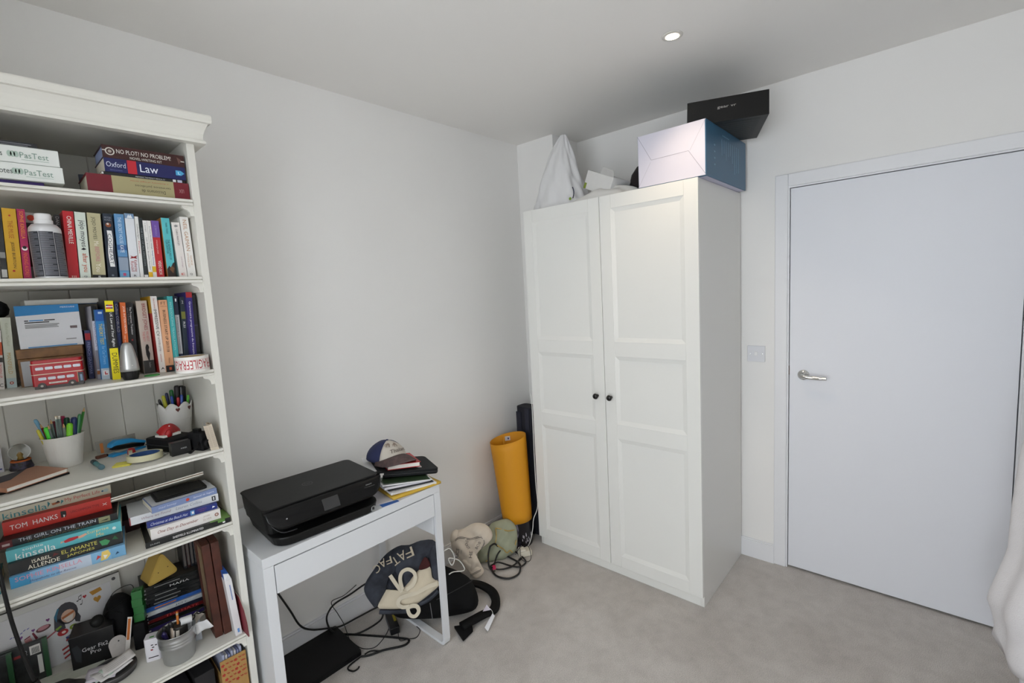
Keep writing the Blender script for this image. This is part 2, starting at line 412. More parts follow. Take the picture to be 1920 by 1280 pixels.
# ================================================================== books
PAGE = mat('#ddd6c4', .9, var=.06, scale=90)
PAGEW = mat('#e9e6de', .9, var=.05, scale=90)
def ink(c): return mat(c, .6, var=.01)
def book(name, label, x, y, z, t, h, d, cover, dec=(), lean=0.0, yaw=0.0, lay=0, hard=False, pages=PAGE, rough=.42, group=None, tilt=0.0):
    """spine faces -y. standing: (x,y,z) = middle of the spine foot. lying: lay=-1 reads left to right, +1 upside down;
    (x,y,z) = middle of the lower long edge of the spine"""
    r = thing(name, label, 'book', (x, y, z), (tilt, lay*pi/2+lean, rad(yaw)), group)
    if lay:
        m = Matrix.Rotation(rad(yaw), 3, 'Z')
        off = m @ Vector((-h/2 if lay > 0 else h/2, 0, t/2)); r.location = Vector((x, y, z))+off
    c = mat(cover, rough, var=.03, scale=40); b = .0022 if hard else .0009; ov = .003 if hard else .0006
    mb = MB()
    mb.box(-t/2, t/2, 0, b, 0, h).box(-t/2, -t/2+b, b, d, 0, h).box(t/2-b, t/2, b, d, 0, h)
    mb.build('cover', c, r)
    bx('pages', pages, r, -t/2+b*1.02, t/2-b*1.02, b*1.02, d-ov, ov, h-ov)
    e = .0005; q = 0
    for s in dec:
        q += 1; ee = e+q*.00005
        if s[0] == 'b': bx('spine_band', ink(s[1]), r, -t/2+.0001, t/2-.0001, -ee, 0, h*(1-s[3]), h*(1-s[2]))
        elif s[0] == 'x': bx('spine_patch', ink(s[1]), r, t*(s[4]-.5), t*(s[5]-.5), -ee-.0001, 0, h*(1-s[3]), h*(1-s[2]))
        elif s[0] == 'd': MB().lathe([(0, 0), (t*s[4], 0)], 20, axes((t*(s[3]-.5), -ee-.0002, h*(1-s[2])), (1, 0, 0), (0, 0, 1), (0, -1, 0)), cap=False).build('spine_emblem', ink(s[1]), r)
        elif s[0] == 't':   # reads from the head down
            _, st, col, a, bb, cpos, hh = s[:7]
            text(st, (bb-a)*h, hh*t, ink(col), r, axes((t*(cpos-.5), -ee-.0003, h*(1-(a+bb)/2)), (0, 0, -1), (1, 0, 0), (0, -1, 0)), 'title_lettering', shear=s[7] if len(s) > 7 else 0)
        elif s[0] == 'u':   # upright across the spine
            _, st, col, a, bb, c0, c1 = s[:7]
            text(st, (c1-c0)*t, (bb-a)*h, ink(col), r, axes((t*((c0+c1)/2-.5), -ee-.0003, h*(1-(a+bb)/2)), (1, 0, 0), (0, 0, 1), (0, -1, 0)), 'title_lettering')
        elif s[0] == 'p':   # polygon in (across 0..1, from head 0..1)
            MB().add([(t*(px-.5), -ee-.0002, h*(1-py)) for px, py in s[2]], [tuple(range(len(s[2])))]).build('spine_emblem', ink(s[1]), r)
        elif s[0] == 'l': bx('cover_panel', ink(s[1]), r, -t/2-ee, -t/2, 0.0003, d-.0003, h*(1-s[3]), h*(1-s[2]))
        elif s[0] == 'c':   # patch on the upper cover of a book lying with lay=-1 (+x side): colour, y0,y1,along a,b (fractions)
            bx('cover_panel', ink(s[1]), r, t/2, t/2+ee, d*s[2], d*s[3], h*(1-s[5]), h*(1-s[4]))
    return r
ST = lambda lean, h: math.atan2(lean, h)
ZB = SH['B']+.0003; GB = 'paperbacks standing on the second shelf'
yB = -.36
def B(x, lean, t, h, cover, dec, label, d=.125, dy=0.0, **k):
    return book('paperback_book', label, x, yB+dy, ZB, t-.0006, h, d, cover, dec, lean=ST(lean, h), group=GB, **k)
B(-2.7016, .0075, .0100, .178, '#20201f', [('b', '#8a8a86', .62, .7), ('b', '#b9b9b4', .86, .97)], 'black book with pale foot marks, leftmost on the second shelf')
B(-2.6827, .0066, .0254, .177, '#c89a12', [('t', 'THE MUSE', '#a85c10', .17, .42, .5, .36), ('t', 'JESSIE BURTON', '#4a3a10', .47, .84, .5, .28), ('d', '#b02a1c', .1, .52, .08), ('d', '#b02a1c', .88, .42, .1)], 'yellow paperback with brown lettering on the second shelf')
B(-2.6615, .0067, .0151, .177, '#a3114f', [('t', 'SOPHIE KINSELLA', '#e58a2a', .03, .42, .5, .5), ('d', '#e8e0e0', .56, .5, .36), ('d', '#1a1014', .545, .5, .26), ('t', 'FINDING AUDREY', '#e06a3a', .62, .97, .5, .5)], 'magenta paperback with orange lettering left of the spray can')
B(-2.6433, .0075, .0196, .177, '#b9b7b2', [('d', '#d8401f', .075, .55, .4), ('b', '#3a3230', .15, .45), ('b', '#7c4b44', .45, .8)], 'grey paperback with a red dot, half hidden behind the spray can', dy=.05)
B(-2.5910, .0068, .0124, .176, '#26262a', [('t', 'DAN', '#a8a8a8', .03, .15, .5, .55), ('b', '#3c3a46', .5, .8)], 'dark paperback squeezed between spray can and red book', dy=.05)
B(-2.5732, .0068, .0219, .180, '#b5121f', [('t', 'CHINA MIEVILLE', '#f0ece6', .075, .48, .55, .42), ('b', '#a01420', .525, .527), ('u', 'III', '#e8c8c0', .955, .985, .3, .7)], 'bright red paperback with white capitals on the second shelf')
B(-2.5496, .0070, .0228, .179, '#cfd8cd', [('t', 'jojo moyes', '#33343a', .12, .52, .55, .62), ('p', '#202024', [(.3, .56), (.55, .53), (.8, .555), (.55, .57)]), ('t', 'after you', '#c4553a', .62, .90, .55, .62), ('u', 'Q', '#556', .955, .985, .35, .65)], 'pale mint paperback with lowercase black and orange lettering')
B(-2.5209, .0068, .0287, .179, '#b7b08c', [('t', 'JOJO MOYES', '#4a4738', .06, .40, .42, .34), ('t', 'Me', '#e6dfcf', .43, .50, .5, .36), ('t', 'BEFORE', '#bf7f86', .515, .74, .52, .32), ('t', 'You', '#ece6d8', .77, .9, .5, .38), ('b', '#1c1a18', .945, 1.0), ('u', 'S', '#ddd', .96, .99, .4, .62)], 'thick beige paperback with a black foot band')
cogr = [(.28+.06*sin(k*.9), .26+.56*k/8) for k in range(9)]; cogl = [(.78+.06*sin(k*.9), .26+.56*k/8) for k in range(9)][::-1]
B(-2.4916, .0068, .0215, .180, '#1b2636', [('u', 'PETER', '#8d93a0', .05, .075, .15, .85), ('u', 'BUNZL', '#8d93a0', .085, .11, .15, .85), ('d', '#8a4a26', .175, .5, .3), ('d', '#d8d2c8', .16, .45, .13), ('p', '#e6e6e6', cogr+cogl), ('t', 'COGHEART', '#1b2636', .31, .78, .53, .36), ('d', '#6d7684', .955, .5, .13)], 'navy paperback with a white ribbon title on the spine')
B(-2.4650, .0055, .0221, .181, '#5c8fbd', [('b', '#2f5c93', .48, .56), ('t', 'THE SECRET HOUSE', '#cfe3ef', .05, .46, .5, .36), ('t', 'KATE', '#e8eef4', .485, .6, .5, .4), ('b', '#1c2a3e', .665, .672), ('b', '#8e9cae', .675, .88), ('b', '#6fa3c8', .9, .985), ('x', '#b5486a', .92, .965, .35, .65)], 'sky blue paperback with a grey lower spine')
B(-2.4410, .0048, .0215, .184, '#dadde2', [('b', '#7a97b8', 0, .075), ('p', '#e6ecf2', [(.2, .07), (.42, .01), (.5, .045), (.62, .01), (.85, .07)]), ('p', '#8f1d24', [(.15, .65), (.5, .67), (.95, .645), (.8, .675), (.9, .70), (.5, .69), (.1, .70), (.3, .672)]), ('t', 'Katherine', '#a83a3a', .72, .90, .68, .34), ('t', 'Rundell', '#a83a3a', .74, .90, .3, .34), ('u', 'R', '#444', .95, .98, .35, .65)], 'white paperback with a small red emblem and blue head')
B(-2.4252, .0050, .0091, .177, '#e2e2df', [('t', 'Catherine Egan', '#555', .12, .36, .5, .5), ('t', 'Penelope', '#b33', .4, .6, .5, .5)], 'slim white paperback left of a slim black one', d=.115)
B(-2.4149, .0036, .0100, .174, '#232a2c', [('t', 'THE KEY OF ALL HALLOWS', '#8a9294', .16, .8, .5, .42), ('b', '#e4e4e4', .95, .985)], 'slim black paperback between white ones on the second shelf', d=.115)
B(-2.4039, .0020, .0104, .167, '#e6e5e2', [('t', 'L etranger', '#777', .05, .2, .5, .4), ('t', 'Les droits du petit Nicolas', '#666', .3, .86, .5, .45), ('b', '#e6b520', .9, 1.0)], 'slim white paperback with a yellow foot', d=.108)
B(-2.3939, .0020, .0097, .167, '#e4e2de', [('t', 'Le Petit Nicolas voyage', '#667', .1, .5, .5, .45), ('t', 'Sempe Goscinny', '#2b3f9a', .52, .78, .5, .5), ('b', '#d9b12a', .8, .9)], 'slim white paperback with blue lettering beside a purple and red book', d=.108)
B(-2.3801, .0030, .0191, .168, '#b8242c', [('b', '#6b4d9c', 0, .29), ('t', 'LE BOSSU', '#9d86c4', .08, .26, .5, .25), ('t', 'MARQUISE', '#e7b9b4', .34, .58, .45, .2), ('t', 'VIDEO BOX', '#f0e8e4', .70, .95, .55, .4)], 'paperback with purple head and red spine')
B(-2.3515, .0006, .0213, .178, '#58bcc3', [('t', 'MARK TWAIN', '#26545a', .08, .26, .55, .22), ('t', 'THE ADVENTURES OF', '#17363c', .36, .7, .6, .24), ('t', 'TOM SAWYER', '#17363c', .36, .6, .32, .24), ('p', '#2a1d18', [(0, .86), (.3, .80), (.5, .84), (.75, .76), (1, .74), (1, 1), (0, 1)]), ('p', '#6e4a2c', [(.3, .86), (.6, .8), (.9, .84), (.7, .93)]), ('l', '#b0763c', 0, 1)], 'turquoise paperback with a dark illustrated foot')
B(-2.3220, -.0040, .0214, .167, '#e2dcd8', [('u', '*', '#345', .04, .09, .3, .7), ('t', 'CHRIS PRIESTLEY', '#6d6268', .12, .42, .5, .22), ('t', 'uncle montague', '#a89', .62, .82, .6, .2), ('u', 'E', '#c84a3a', .92, .96, .3, .7)], 'off white paperback with faint grey lettering near the right upright')
B(-2.2991, -.0030, .0229, .185, '#e9e7e3', [('t', 'NEIL GAIMAN', '#b98d6a', .05, .56, .5, .44), ('t', 'NORSE', '#c9a283', .64, .8, .68, .22), ('t', 'MYTHOLOGY', '#c9a283', .60, .84, .32, .22), ('u', 'Q', '#444', .93, .965, .3, .6)], 'tall white paperback with tan capitals, rightmost on the second shelf')
# third shelf
ZC = SH['C']+.0003; GC = 'books standing on the third shelf'
def Cb(x, y, lean, t, h, cover, dec, label, d=.135, **k):
    return book('paperback_book', label, x, y, ZC, t-.0006, h, d, cover, dec, lean=ST(lean, h), group=GC, **k)
Cb(-2.7380, -.184, .011, .0118, .163, '#d8d2cc', [('b', '#c4502a', .2, .42), ('b', '#3a3532', .46, .54), ('t', 'GROWING UP', '#c03a26', .56, .8, .5, .5), ('u', 'C', '#222', .9, .96, .2, .8)], 'white and orange paperback, leftmost on the third shelf')
Cb(-2.7179, -.176, .0085, .0203, .197, '#cfd3c2', [('t', 'Katherine Mansfield', '#b3b79f', .08, .4, .55, .3), ('t', 'MANSFIELD', '#c7a863', .5, .8, .5, .4), ('b', '#b7c9c9', .86, 1), ('d', '#b5452c', .93, .5, .2), ('d', '#e8e8e0', .93, .5, .1)], 'pale cream paperback with a round orange emblem at the foot')
Cb(-2.5530, -.215, .005, .0130, .146, '#27305e', [('b', '#a3252c', .06, .2), ('t', 'FRENCH GRAMMAR', '#8f97c4', .24, .9, .5, .5)], 'short navy book with a red band, right of the wooden box')
Cb(-2.5390, -.262, .0080, .0129, .216, '#c9c6cf', [('b', '#151414', 0, .2), ('t', 'CORSICA', '#8c8496', .22, .55, .5, .62), ('b', '#8e8a92', .6, .86), ('b', '#b26a3a', .88, .93), ('b', '#a8a4ac', .93, 1)], 'grey guidebook with a black head and orange foot stripe')
Cb(-2.5275, -.284, .0058, .0224, .205, '#2c86c8', [('b', '#255fae', 0, .16), ('x', '#bcd7ee', .03, .06, .3, .7), ('t', 'THEORY TEST', '#e7d34a', .2, .5, .42, .36), ('t', 'The OFFICIAL DVSA', '#dbeaf6', .2, .42, .8, .2), ('t', 'for Car Drivers', '#8fc6ea', .52, .78, .5, .34), ('b', '#b9c8d2', .84, 1), ('x', '#f0eeee', .87, .94, .2, .75), ('p', '#c3262c', [(.35, .885), (.45, .885), (.45, .915), (.65, .915), (.65, .93), (.35, .93)])], 'blue paperback with yellow lettering and a learner plate at the foot')
Cb(-2.5108, -.326, .0068, .0197, .229, '#17181a', [('b', '#e9d916', 0, .14), ('x', '#c3262c', .05, .1, .1, .9), ('p', '#e8e6e6', [(.1, .068), (.9, .068), (.9, .082), (.1, .082)]), ('p', '#28407c', [(.12, .05), (.38, .05), (.38, .063), (.12, .063)]), ('p', '#28407c', [(.62, .085), (.88, .085), (.88, .1), (.62, .1)]), ('t', 'UK Law and Your Rights', '#f2f2f2', .15, .58, .55, .40, .25), ('b', '#e9d916', .6, 1), ('t', 'DUMMIES', '#2a2a1a', .66, .92, .52, .6)], 'black and yellow guide with a flag at the head')
Cb(-2.4920, -.292, .0088, .0100, .226, '#2b3568', [('t', 'Collins COBUILD', '#c9cfe0', .03, .4, .5, .6), ('t', 'Business Vocabulary', '#4f6fc0', .42, .82, .5, .55)], 'slim indigo book between the yellow guide and an orange book')
Cb(-2.4800, -.303, .0100, .0135, .223, '#d8682a', [('t', 'JOB INTERVIEWS:', '#f6ead8', .05, .42, .6, .46), ('t', 'top answers', '#f2d8b8', .44, .62, .4, .3)], 'orange paperback with cream capitals on the third shelf')
Cb(-2.4600, -.285, .0080, .0189, .222, '#17171a', [('t', 'The Prosperous Translator', '#e8e8ea', .06, .44, .55, .34), ('t', 'advice from fire ant', '#9a9aa2', .07, .3, .25, .2), ('x', '#a3252c', .5, .52, .4, .6)], 'black paperback with white lettering behind the silver cone')
Cb(-2.4219, -.275, .0012, .0277, .226, '#c6b9ae', [('t', 'BRIDGET JONES', '#8f1f2c', .04, .4, .6, .42), ('t', 'MAD ABOUT', '#c76e6e', .42, .56, .7, .22), ('t', 'THE BOY', '#c76e6e', .42, .56, .35, .22), ('p', '#1c1616', [(.35, .64), (.45, .60), (.62, .6), (.7, .64), (.62, .68), (.72, .73), (.6, .82), (.5, .82), (.35, .74)]), ('b', '#3a3a38', .82, 1), ('t', 'helen', '#a8a8a4', .85, .92, .6, .2)], 'thick tan paperback with dark red capitals and a black silhouette')
Cb(-2.3945, -.302, .0008, .0169, .238, '#e6e4e0', [('l', '#c79a22', 0, .22), ('l', '#b32a26', .22, 1), ('t', 'How to write an', '#b7564a', .03, .16, .5, .28), ('t', 'IMPRESSIVE CV', '#1f1f24', .17, .52, .5, .46), ('t', '& COVER LETTER', '#7d7d80', .54, .72, .5, .3), ('t', 'creative', '#b7564a', .76, .86, .5, .22), ('p', '#1a1a1a', [(.2, .965), (.55, .93), (.85, .965), (.55, .95)])], 'tall white paperback with a red and yellow cover side')
Cb(-2.3771, -.312, .0040, .0214, .225, '#e0a77e', [('u', 'FT', '#5a3a2a', .025, .065, .2, .8), ('u', 'Publishing', '#7a4a34', .08, .095, .12, .88), ('t', 'BUSINESS START UP 2017/18', '#2c201a', .14, .72, .5, .34), ('b', '#201d1e', .91, 1), ('x', '#c4552c', .935, .975, .4, .7), ('t', 'Williams', '#8a5a40', .8, .88, .5, .2)], 'peach paperback with black lettering and a black foot')
Cb(-2.3580, -.310, .0044, .0148, .236, '#3fa9ab', [('t', 'INTRODUCING TRANSLATION', '#9fd6d4', .08, .72, .5, .36), ('t', 'routledge', '#bfe4e2', .74, .86, .5, .25)], 'teal paperback between a peach and a dark book')
Cb(-2.3430, -.300, .0060, .0123, .235, '#1d2740', [('b', '#bdbdbd', .25, .78), ('t', 'Interpreting as Interaction', '#556', .28, .74, .5, .4), ('u', 'I', '#fff', .03, .07, .35, .65)], 'dark blue book with a pale grey spine label')
Cb(-2.3300, -.314, .0075, .0115, .232, '#23303a', [('b', '#7d7f35', .2, .3), ('t', 'RSI', '#e0e0e0', .34, .42, .5, .5), ('u', '2', '#ddd', .05, .09, .3, .7)], 'dark book with an olive band left of the purple one')
Cb(-2.3165, -.335, .0085, .0170, .246, '#2c1f6e', [('b', '#a5232c', 0, .07), ('t', 'Grammaire progressive du français'[::1], '#ddd6ee', .12, .8, .5, .4), ('b', '#c0242c', .89, 1)], 'purple grammar book with red head and foot')
Cb(-2.3010, -.330, .0060, .0110, .236, '#14121a', [('b', '#3a2f4a', .4, .42)], 'black notebook, last of the books against the right upright')
# first shelf, right-hand stack
ZA = SH['A']+.0003
yA = -.385
book('hardback_book', 'thick burgundy and beige dictionary lying at the bottom of the top-shelf stack', -2.4035, yA, ZA, .050, .236, .15, '#6f1020', [('b', '#a39a72', .165, .775), ('t', 'Diccionario de', '#3a3222', .16+.1, .5, .70, .18), ('t', 'terminos juridicos', '#3a3222', .2, .56, .42, .16), ('t', 'a dictionary of legal terms', '#a8442c', .22, .6, .18, .09), ('t', 'LEX', '#b98a8e', .06, .11, .5, .2)], lay=1, hard=True, rough=.5)
book('paperback_book', 'slim black paperback under the navy law book', -2.390, yA+.004, ZA+.0505, .009, .195, .14, '#141416', [('t', 'PREPARING THE PERFECT MEDICAL CV', '#c9c9c9', .38, .74, .45, .42), ('x', '#d8d8dc', .84, .88, .1, .9), ('x', '#b9bcd0', .9, .96, .1, .9), ('x', '#d8d8d8', .0, .02, .2, .8)], lay=-1)
book('paperback_book', 'navy law book with a red label in the top-shelf stack', -2.3845, yA+.002, ZA+.060, .037, .190, .135, '#151a55', [('b', '#b8202e', .265, .375), ('t', 'Oxford', '#ccd0e4', .02, .245, .55, .38), ('t', 'Law', '#e3e6f2', .415, .64, .52, .58), ('t', 'Dictionary and Modern', '#7f88c0', .06, .2, .14, .1), ('x', '#4aa0cf', .87, .94, .32, .7), ('p', '#4aa0cf', [(.32, .94), (.5, .985), (.7, .94)]), ('t', 'L', '#dff', .9, .93, .5, .2)], lay=-1)
kit = book('hardback_book', 'dark brown boxed kit on top of the top-shelf stack', -2.3840, yA+.004, ZA+.0975, .035, .192, .14, '#38120f', [('t', 'NO PLOT? NO PROBLEM!', '#e0dcd6', .16, .82, .6, .33), ('t', 'NOVEL-WRITING KIT', '#d2cdc6', .31, .70, .2, .2), ('d', '#c9c4bc', .085, .52, .30), ('d', '#38120f', .085, .52, .22), ('d', '#a89c94', .085, .52, .12), ('x', '#c9c4bc', 0, .05, .55, .62), ('x', '#d8d4cc', .95, 1, .45, .52), ('p', '#6a4a44', [(.2, .92), (.8, .9), (.6, .96)])], lay=-1, hard=True, pages=mat('#8f9cc0', .7))
book('paperback_book', 'black-blue paperback leaning behind the top-shelf stack', -2.512, -.24, ZA, .016, .075, .11, '#121c33', [], yaw=-18)
# first shelf, left: boxed notes
def notes_box(z, xr, txt, off, label):
    r = thing('storage_box', label, 'box', (xr-.16, -.385, z), group='white note boxes on the top shelf')
    wm = mat('#dfe2de', .6, var=.01)
    MB().box(-.16, .16, 0, .23, 0, .0405).build('box_body', wm, r, bevel=.0015)
    bx('lid_seam', mat('#9aa09c', .7), r, -.16, .16, -.0003, 0, .0404, .041)
    text(txt, .030*len(txt)/5, .013, ink('#3d4641'), r, axes((off-.01, -.0008, .020), (1, 0, 0), (0, 0, 1), (0, -1, 0)), 'lettering')
    text('PasTest', .052, .014, ink('#7c978a'), r, axes((.114, -.0008, .020), (1, 0, 0), (0, 0, 1), (0, -1, 0)), 'lettering')
    bx('rule', ink('#9fb3a8'), r, .09, .14, -.0009, 0, .0085, .0092)
    for s in (-1, 0, 1):
        MB().prism([(0.076+s*.006+.0045*cos(a*pi/8), .0205+.0075*sin(a*pi/8)) for a in range(16)], 0, .0002, axes((0, -.0006, 0), (1, 0, 0), (0, 0, 1), (0, -1, 0))).build('emblem', ink('#a9bcb0'), r)
    return r
book('paperback_book', 'flat purple book under the white note boxes', -2.72, -.37, ZA, .013, .23, .16, '#3a2070', [('b', '#2a6a3a', .3, .45)], lay=-1)
notes_box(ZA+.0135, -2.5665, 's Notes', .056, 'white note box resting on a purple book, lower of the two')
notes_box(ZA+.0548, -2.5705, 'Notes', .053, 'white note box stacked on another white box, upper of the two')
book('paperback_book', 'dark blue and black book lying on the white note boxes', -2.715, -.375, ZA+.0965, .012, .215, .15, '#17171c', [('b', '#22386e', 0, .56), ('x', '#7c7c84', .68, .95, .55, .7), ('x', '#6c6c74', .7, .92, .25, .4)], lay=-1)
# fifth shelf, left stack of novels
ZE = SH['E']+.0003
st = [
 ('shop', .0315, .233, -2.667, -.3525, -8.8, '#7fb0d4', 'light blue novel with pink capitals at the bottom of the stack', [('b', '#3f93bf', 0, .16), ('b', '#b9c6d6', .4, .68), ('b', '#6fa3c8', .86, 1), ('t', 'SOPHIE KINSELLA', '#d88fa2', .04, .60, .68, .36), ('t', 'Shopaholic to the Rescue', '#4a4a78', .15, .54, .22, .22, .4), ('p', '#e0c468', [(.1, .76), (.9, .78), (.95, .84), (.5, .86), (.15, .82)]), ('p', '#c23a3a', [(.3, .72), (.7, .74), (.5, .77)]), ('p', '#e8e2da', [(.2, .80), (.6, .79), (.5, .83)]), ('p', '#23486a', [(.3, .9), (.55, .92), (.4, .94)])]),
 ('allende', .0318, .230, -2.667, -.340, -7.6, '#141413', 'black novel with cream capitals and a green leaf', [('t', 'ISABEL', '#e6e0cc', .19, .35, .70, .30), ('t', 'ALLENDE', '#e6e0cc', .15, .42, .27, .34), ('t', 'EL AMANTE', '#cfc65a', .44, .76, .72, .32), ('t', 'JAPONÉS', '#cfc65a', .48, .73, .30, .32), ('p', '#3f8f58', [(.3, .80), (.75, .78), (.8, .84), (.55, .88), (.25, .85)]), ('p', '#1f5a34', [(.6, .9), (.9, .93), (.5, .96)]), ('p', '#5a1416', [(.6, .36), (.9, .38), (.7, .42)])]),
 ('surprise', .0305, .233, -2.666, -.3285, -8.6, '#58b0b8', 'teal novel with a small red figure on the spine', [('t', 'sophie', '#dfe6e2', .13, .30, .76, .30), ('t', 'kinsella', '#e6eae6', .07, .40, .32, .56), ('p', '#b3242c', [(.35, .48), (.55, .47), (.7, .52), (.68, .60), (.5, .6), (.4, .56)]), ('p', '#d8a48a', [(.4, .6), (.62, .6), (.75, .67), (.6, .68), (.45, .64)]), ('p', '#d8a48a', [(.4, .44), (.58, .45), (.5, .48)]), ('t', 'Surprise', '#d9cf8c', .68, .88, .68, .34), ('t', 'Me', '#d9cf8c', .76, .83, .28, .32), ('d', '#cfe0dc', .93, .5, .14)]),
 ('girl', .0200, .240, -2.672, -.305, -9.5, '#0f0f10', 'black thriller with grey capitals in the middle of the stack', [('t', 'THE GIRL ON THE TRAIN', '#bfc3cc', .15, .80, .66, .44), ('t', 'PAULA HAWKINS', '#5a5233', .22, .76, .22, .28), ('b', '#5f1d1f', 0, .1), ('x', '#b9a2a0', .02, .08, .3, .6), ('x', '#8c8c66', .825, .93, .1, .9), ('p', '#101010', [(.4, .84), (.55, .92), (.35, .9)])]),
 ('hanks', .0370, .224, -2.669, -.2585, -7.0, '#c2281a', 'red hardback with widely spaced white capitals', [('t', 'TOM  HANKS', '#f0e6e0', .06, .48, .5, .36), ('p', '#1a1614', [(.3, .51), (.8, .51), (.75, .56), (.45, .56), (.3, .55)]), ('p', '#e8e2dc', [(.25, .535), (.5, .53), (.45, .55)]), ('t', 'UNCOMMON TYPE', '#7d1a12', .6, .88, .55, .2), ('u', 'X', '#e8d8d0', .915, .955, .4, .62)]),
 ('perfect', .0255, .234, -2.667, -.232, -3.5, '#c9c4ad', 'cream novel with teal lettering and a patterned cover on top of the stack', [('t', 'kinsella', '#3f8a92', .03, .40, .42, .66), ('p', '#23727a', [(.2, .405), (.9, .41), (.6, .43)]), ('p', '#a8623a', [(.3, .45), (.55, .44), (.6, .5), (.4, .52)]), ('p', '#1c2024', [(.45, .47), (.7, .5), (.5, .52)]), ('p', '#3f8a92', [(.2, .52), (.7, .53), (.5, .55)]), ('t', 'My Perfect Life', '#c2625c', .56, .89, .5, .52), ('d', '#3f6a8a', .915, .5, .1), ('d', '#aebdb8', .95, .5, .22)]),
]
z = ZE
for nm, th, ln, x, y, yw, col, lab, dec in st:
    b = book('paperback_book' if nm != 'hanks' else 'hardback_book', lab, x, y, z, th, ln, .155, col, dec, yaw=yw, lay=-1, hard=(nm == 'hanks'), group='novels stacked on the fifth shelf')
    z += th+.0003
# zigzag pattern on the top cover of the stack
top = b
rn = random.Random(3)
mb = MB()
for q in range(90):
    a0 = .005+rn.random()*.21; yy = .004+rn.random()*.14; L_ = .01+rn.random()*.02; an = rn.choice((.6, -.6, .9, -.2)); w_ = .0018
    dx, dy = L_*cos(an), L_*sin(an); nx, ny = -sin(an)*w_, cos(an)*w_
    if not (.003 < a0+dx < .231 and .003 < yy+dy < .152): continue
    mb.add([(.0131, yy, a0), (.0131, yy+dy, a0+dx), (.0131, yy+dy+ny, a0+dx+nx), (.0131, yy+ny, a0+nx)], [(0, 1, 2, 3)])
bx('cover_panel', mat('#d8d6d2', .5), top, .01275, .0130, .001, .154, .001, .233)
mb.build('cover_pattern', ink('#50526a'), top)
# small stack further left, partly out of the picture
z = ZE
for th, col, lab, x in ((.030, '#2f7d86', 'teal book, bottom of the short stack at the far left of the fifth shelf', -2.905), (.022, '#e2ddd6', 'white paperback in the short stack at the far left', -2.912), (.035, '#1b1a1c', 'black book in the short stack at the far left', -2.91), (.03, '#3a3f46', 'charcoal book topping the short stack at the far left', -2.915)):
    book('paperback_book', lab, x, -.335, z, th, .21, .14, col, [], yaw=-4, lay=-1); z += th+.0003
# fifth shelf, right stack
z = ZE
rt = [
 ('shef', .0165, .221, -2.398, -.393, -5.4, .17, '#161817', 'black softback with white capitals at the bottom of the right stack', [('t', 'SHEFFIELD ILLUMINATED', '#e6e6e6', .30, .66, .52, .42), ('t', 'DUNN', '#a8a8a8', .05, .15, .45, .3), ('x', '#5a8a3a', .84, .93, .55, .95), ('x', '#e8e8e8', .9, .93, .25, .5), ('c', '#6c8f4a', .0, .5, .75, 1.0)]),
 ('oneday', .0325, .182, -2.4005, -.381, -4.5, .125, '#e2dedb', 'white novel with a brown script title in the right stack', [('t', 'One Day in December', '#8a4a3c', .09, .66, .52, .36, .35), ('t', 'JOSIE', '#b9a8a0', .74, .84, .66, .2), ('t', 'SILVER', '#b9a8a0', .73, .86, .36, .2), ('d', '#7a4030', .94, .52, .17), ('d', '#d8c8bc', .94, .52, .1)]),
 ('xmas', .0185, .182, -2.4045, -.369, -7.3, .125, '#1b2c78', 'navy novel with silver script in the right stack', [('t', 'Christmas at the Beach Hut', '#c9cfe6', .05, .56, .52, .48, .35), ('x', '#5b93c4', .6, .66, .1, .9), ('x', '#e6e2e0', .62, .65, .3, .7), ('t', 'VERONICA', '#7a3f68', .7, .84, .7, .25), ('t', 'HENRY', '#7a3f68', .73, .82, .35, .25), ('p', '#e6e8ee', [(.3, .92), (.7, .93), (.5, .97)])]),
 ('white', .0245, .228, -2.418, -.354, -6.2, .14, '#cfd2d6', 'pale grey paperback sticking out to the left of the right stack', [('t', 'Where we Found', '#a08a92', .12, .44, .5, .3, .3), ('t', 'Lauren Collins', '#8f94a0', .5, .8, .55, .36, .3), ('x', '#222', .92, .965, .2, .8), ('x', '#cfd2d6', .935, .95, .3, .7), ('x', '#8a3038', 0, .012, 0, 1)]),
 ('blue', .0190, .174, -2.393, -.365, 1.0, .115, '#7a8bb4', 'blue-grey paperback with a cream cover under the tablet', [('t', 'mad honey', '#c9d0e2', .1, .36, .5, .4, .3), ('d', '#c4452c', .53, .5, .25), ('t', 'Samuel de Segura', '#dfe4f0', .62, .95, .5, .36, .3), ('c', '#c9cbd0', .06, 1, .02, 1.0)]),
]
for nm, th, ln, x, y, yw, d, col, lab, dec in rt:
    book('paperback_book', lab, x, y, z, th, ln, d, col, dec, yaw=yw, lay=-1, group='books stacked on the right of the fifth shelf'); z += th+.0003
zt = z

# spray can in front of the second-shelf row
r = thing('spray_can', 'white spray can with a dark text label on the second shelf', 'can', (-2.6175, -.374, ZB))
MB().lathe([(0, 0), (.0305, 0), (.0318, .002), (.0318, .122), (.0305, .129), (.024, .138), (0, .138)], 44).build('can_body', mat('#d4d4d6', .3, .25, var=.02), r, smooth=True)
def canq(a0, a1, z0, z1, n=10, k=.0003): return MB().grid(lambda u, v: ((.0318+k)*sin(a0+(a1-a0)*u), -(.0318+k)*cos(a0+(a1-a0)*u), z0+(z1-z0)*v), n, 2)
for a0, a1, z0, z1 in ((-1.35, -.50, .004, .118), (-.47, .40, .004, .118), (.43, 1.25, .004, .116)):
    canq(a0, a1, z0, z1).build('label_panel', mat('#2a2c34', .35), r, smooth=True)
    mb = MB()
    for q in range(34):
        zz = z1-.004-q*.0032
        if zz < z0+.003: break
        m_ = canq(a0+.05, a1-.05-.25*((q*7) % 5 == 0), zz, zz+.0010, 8, .0006); mb.add(m_.v, m_.f)
    mb.build('label_text', ink('#8d8f98'), r)
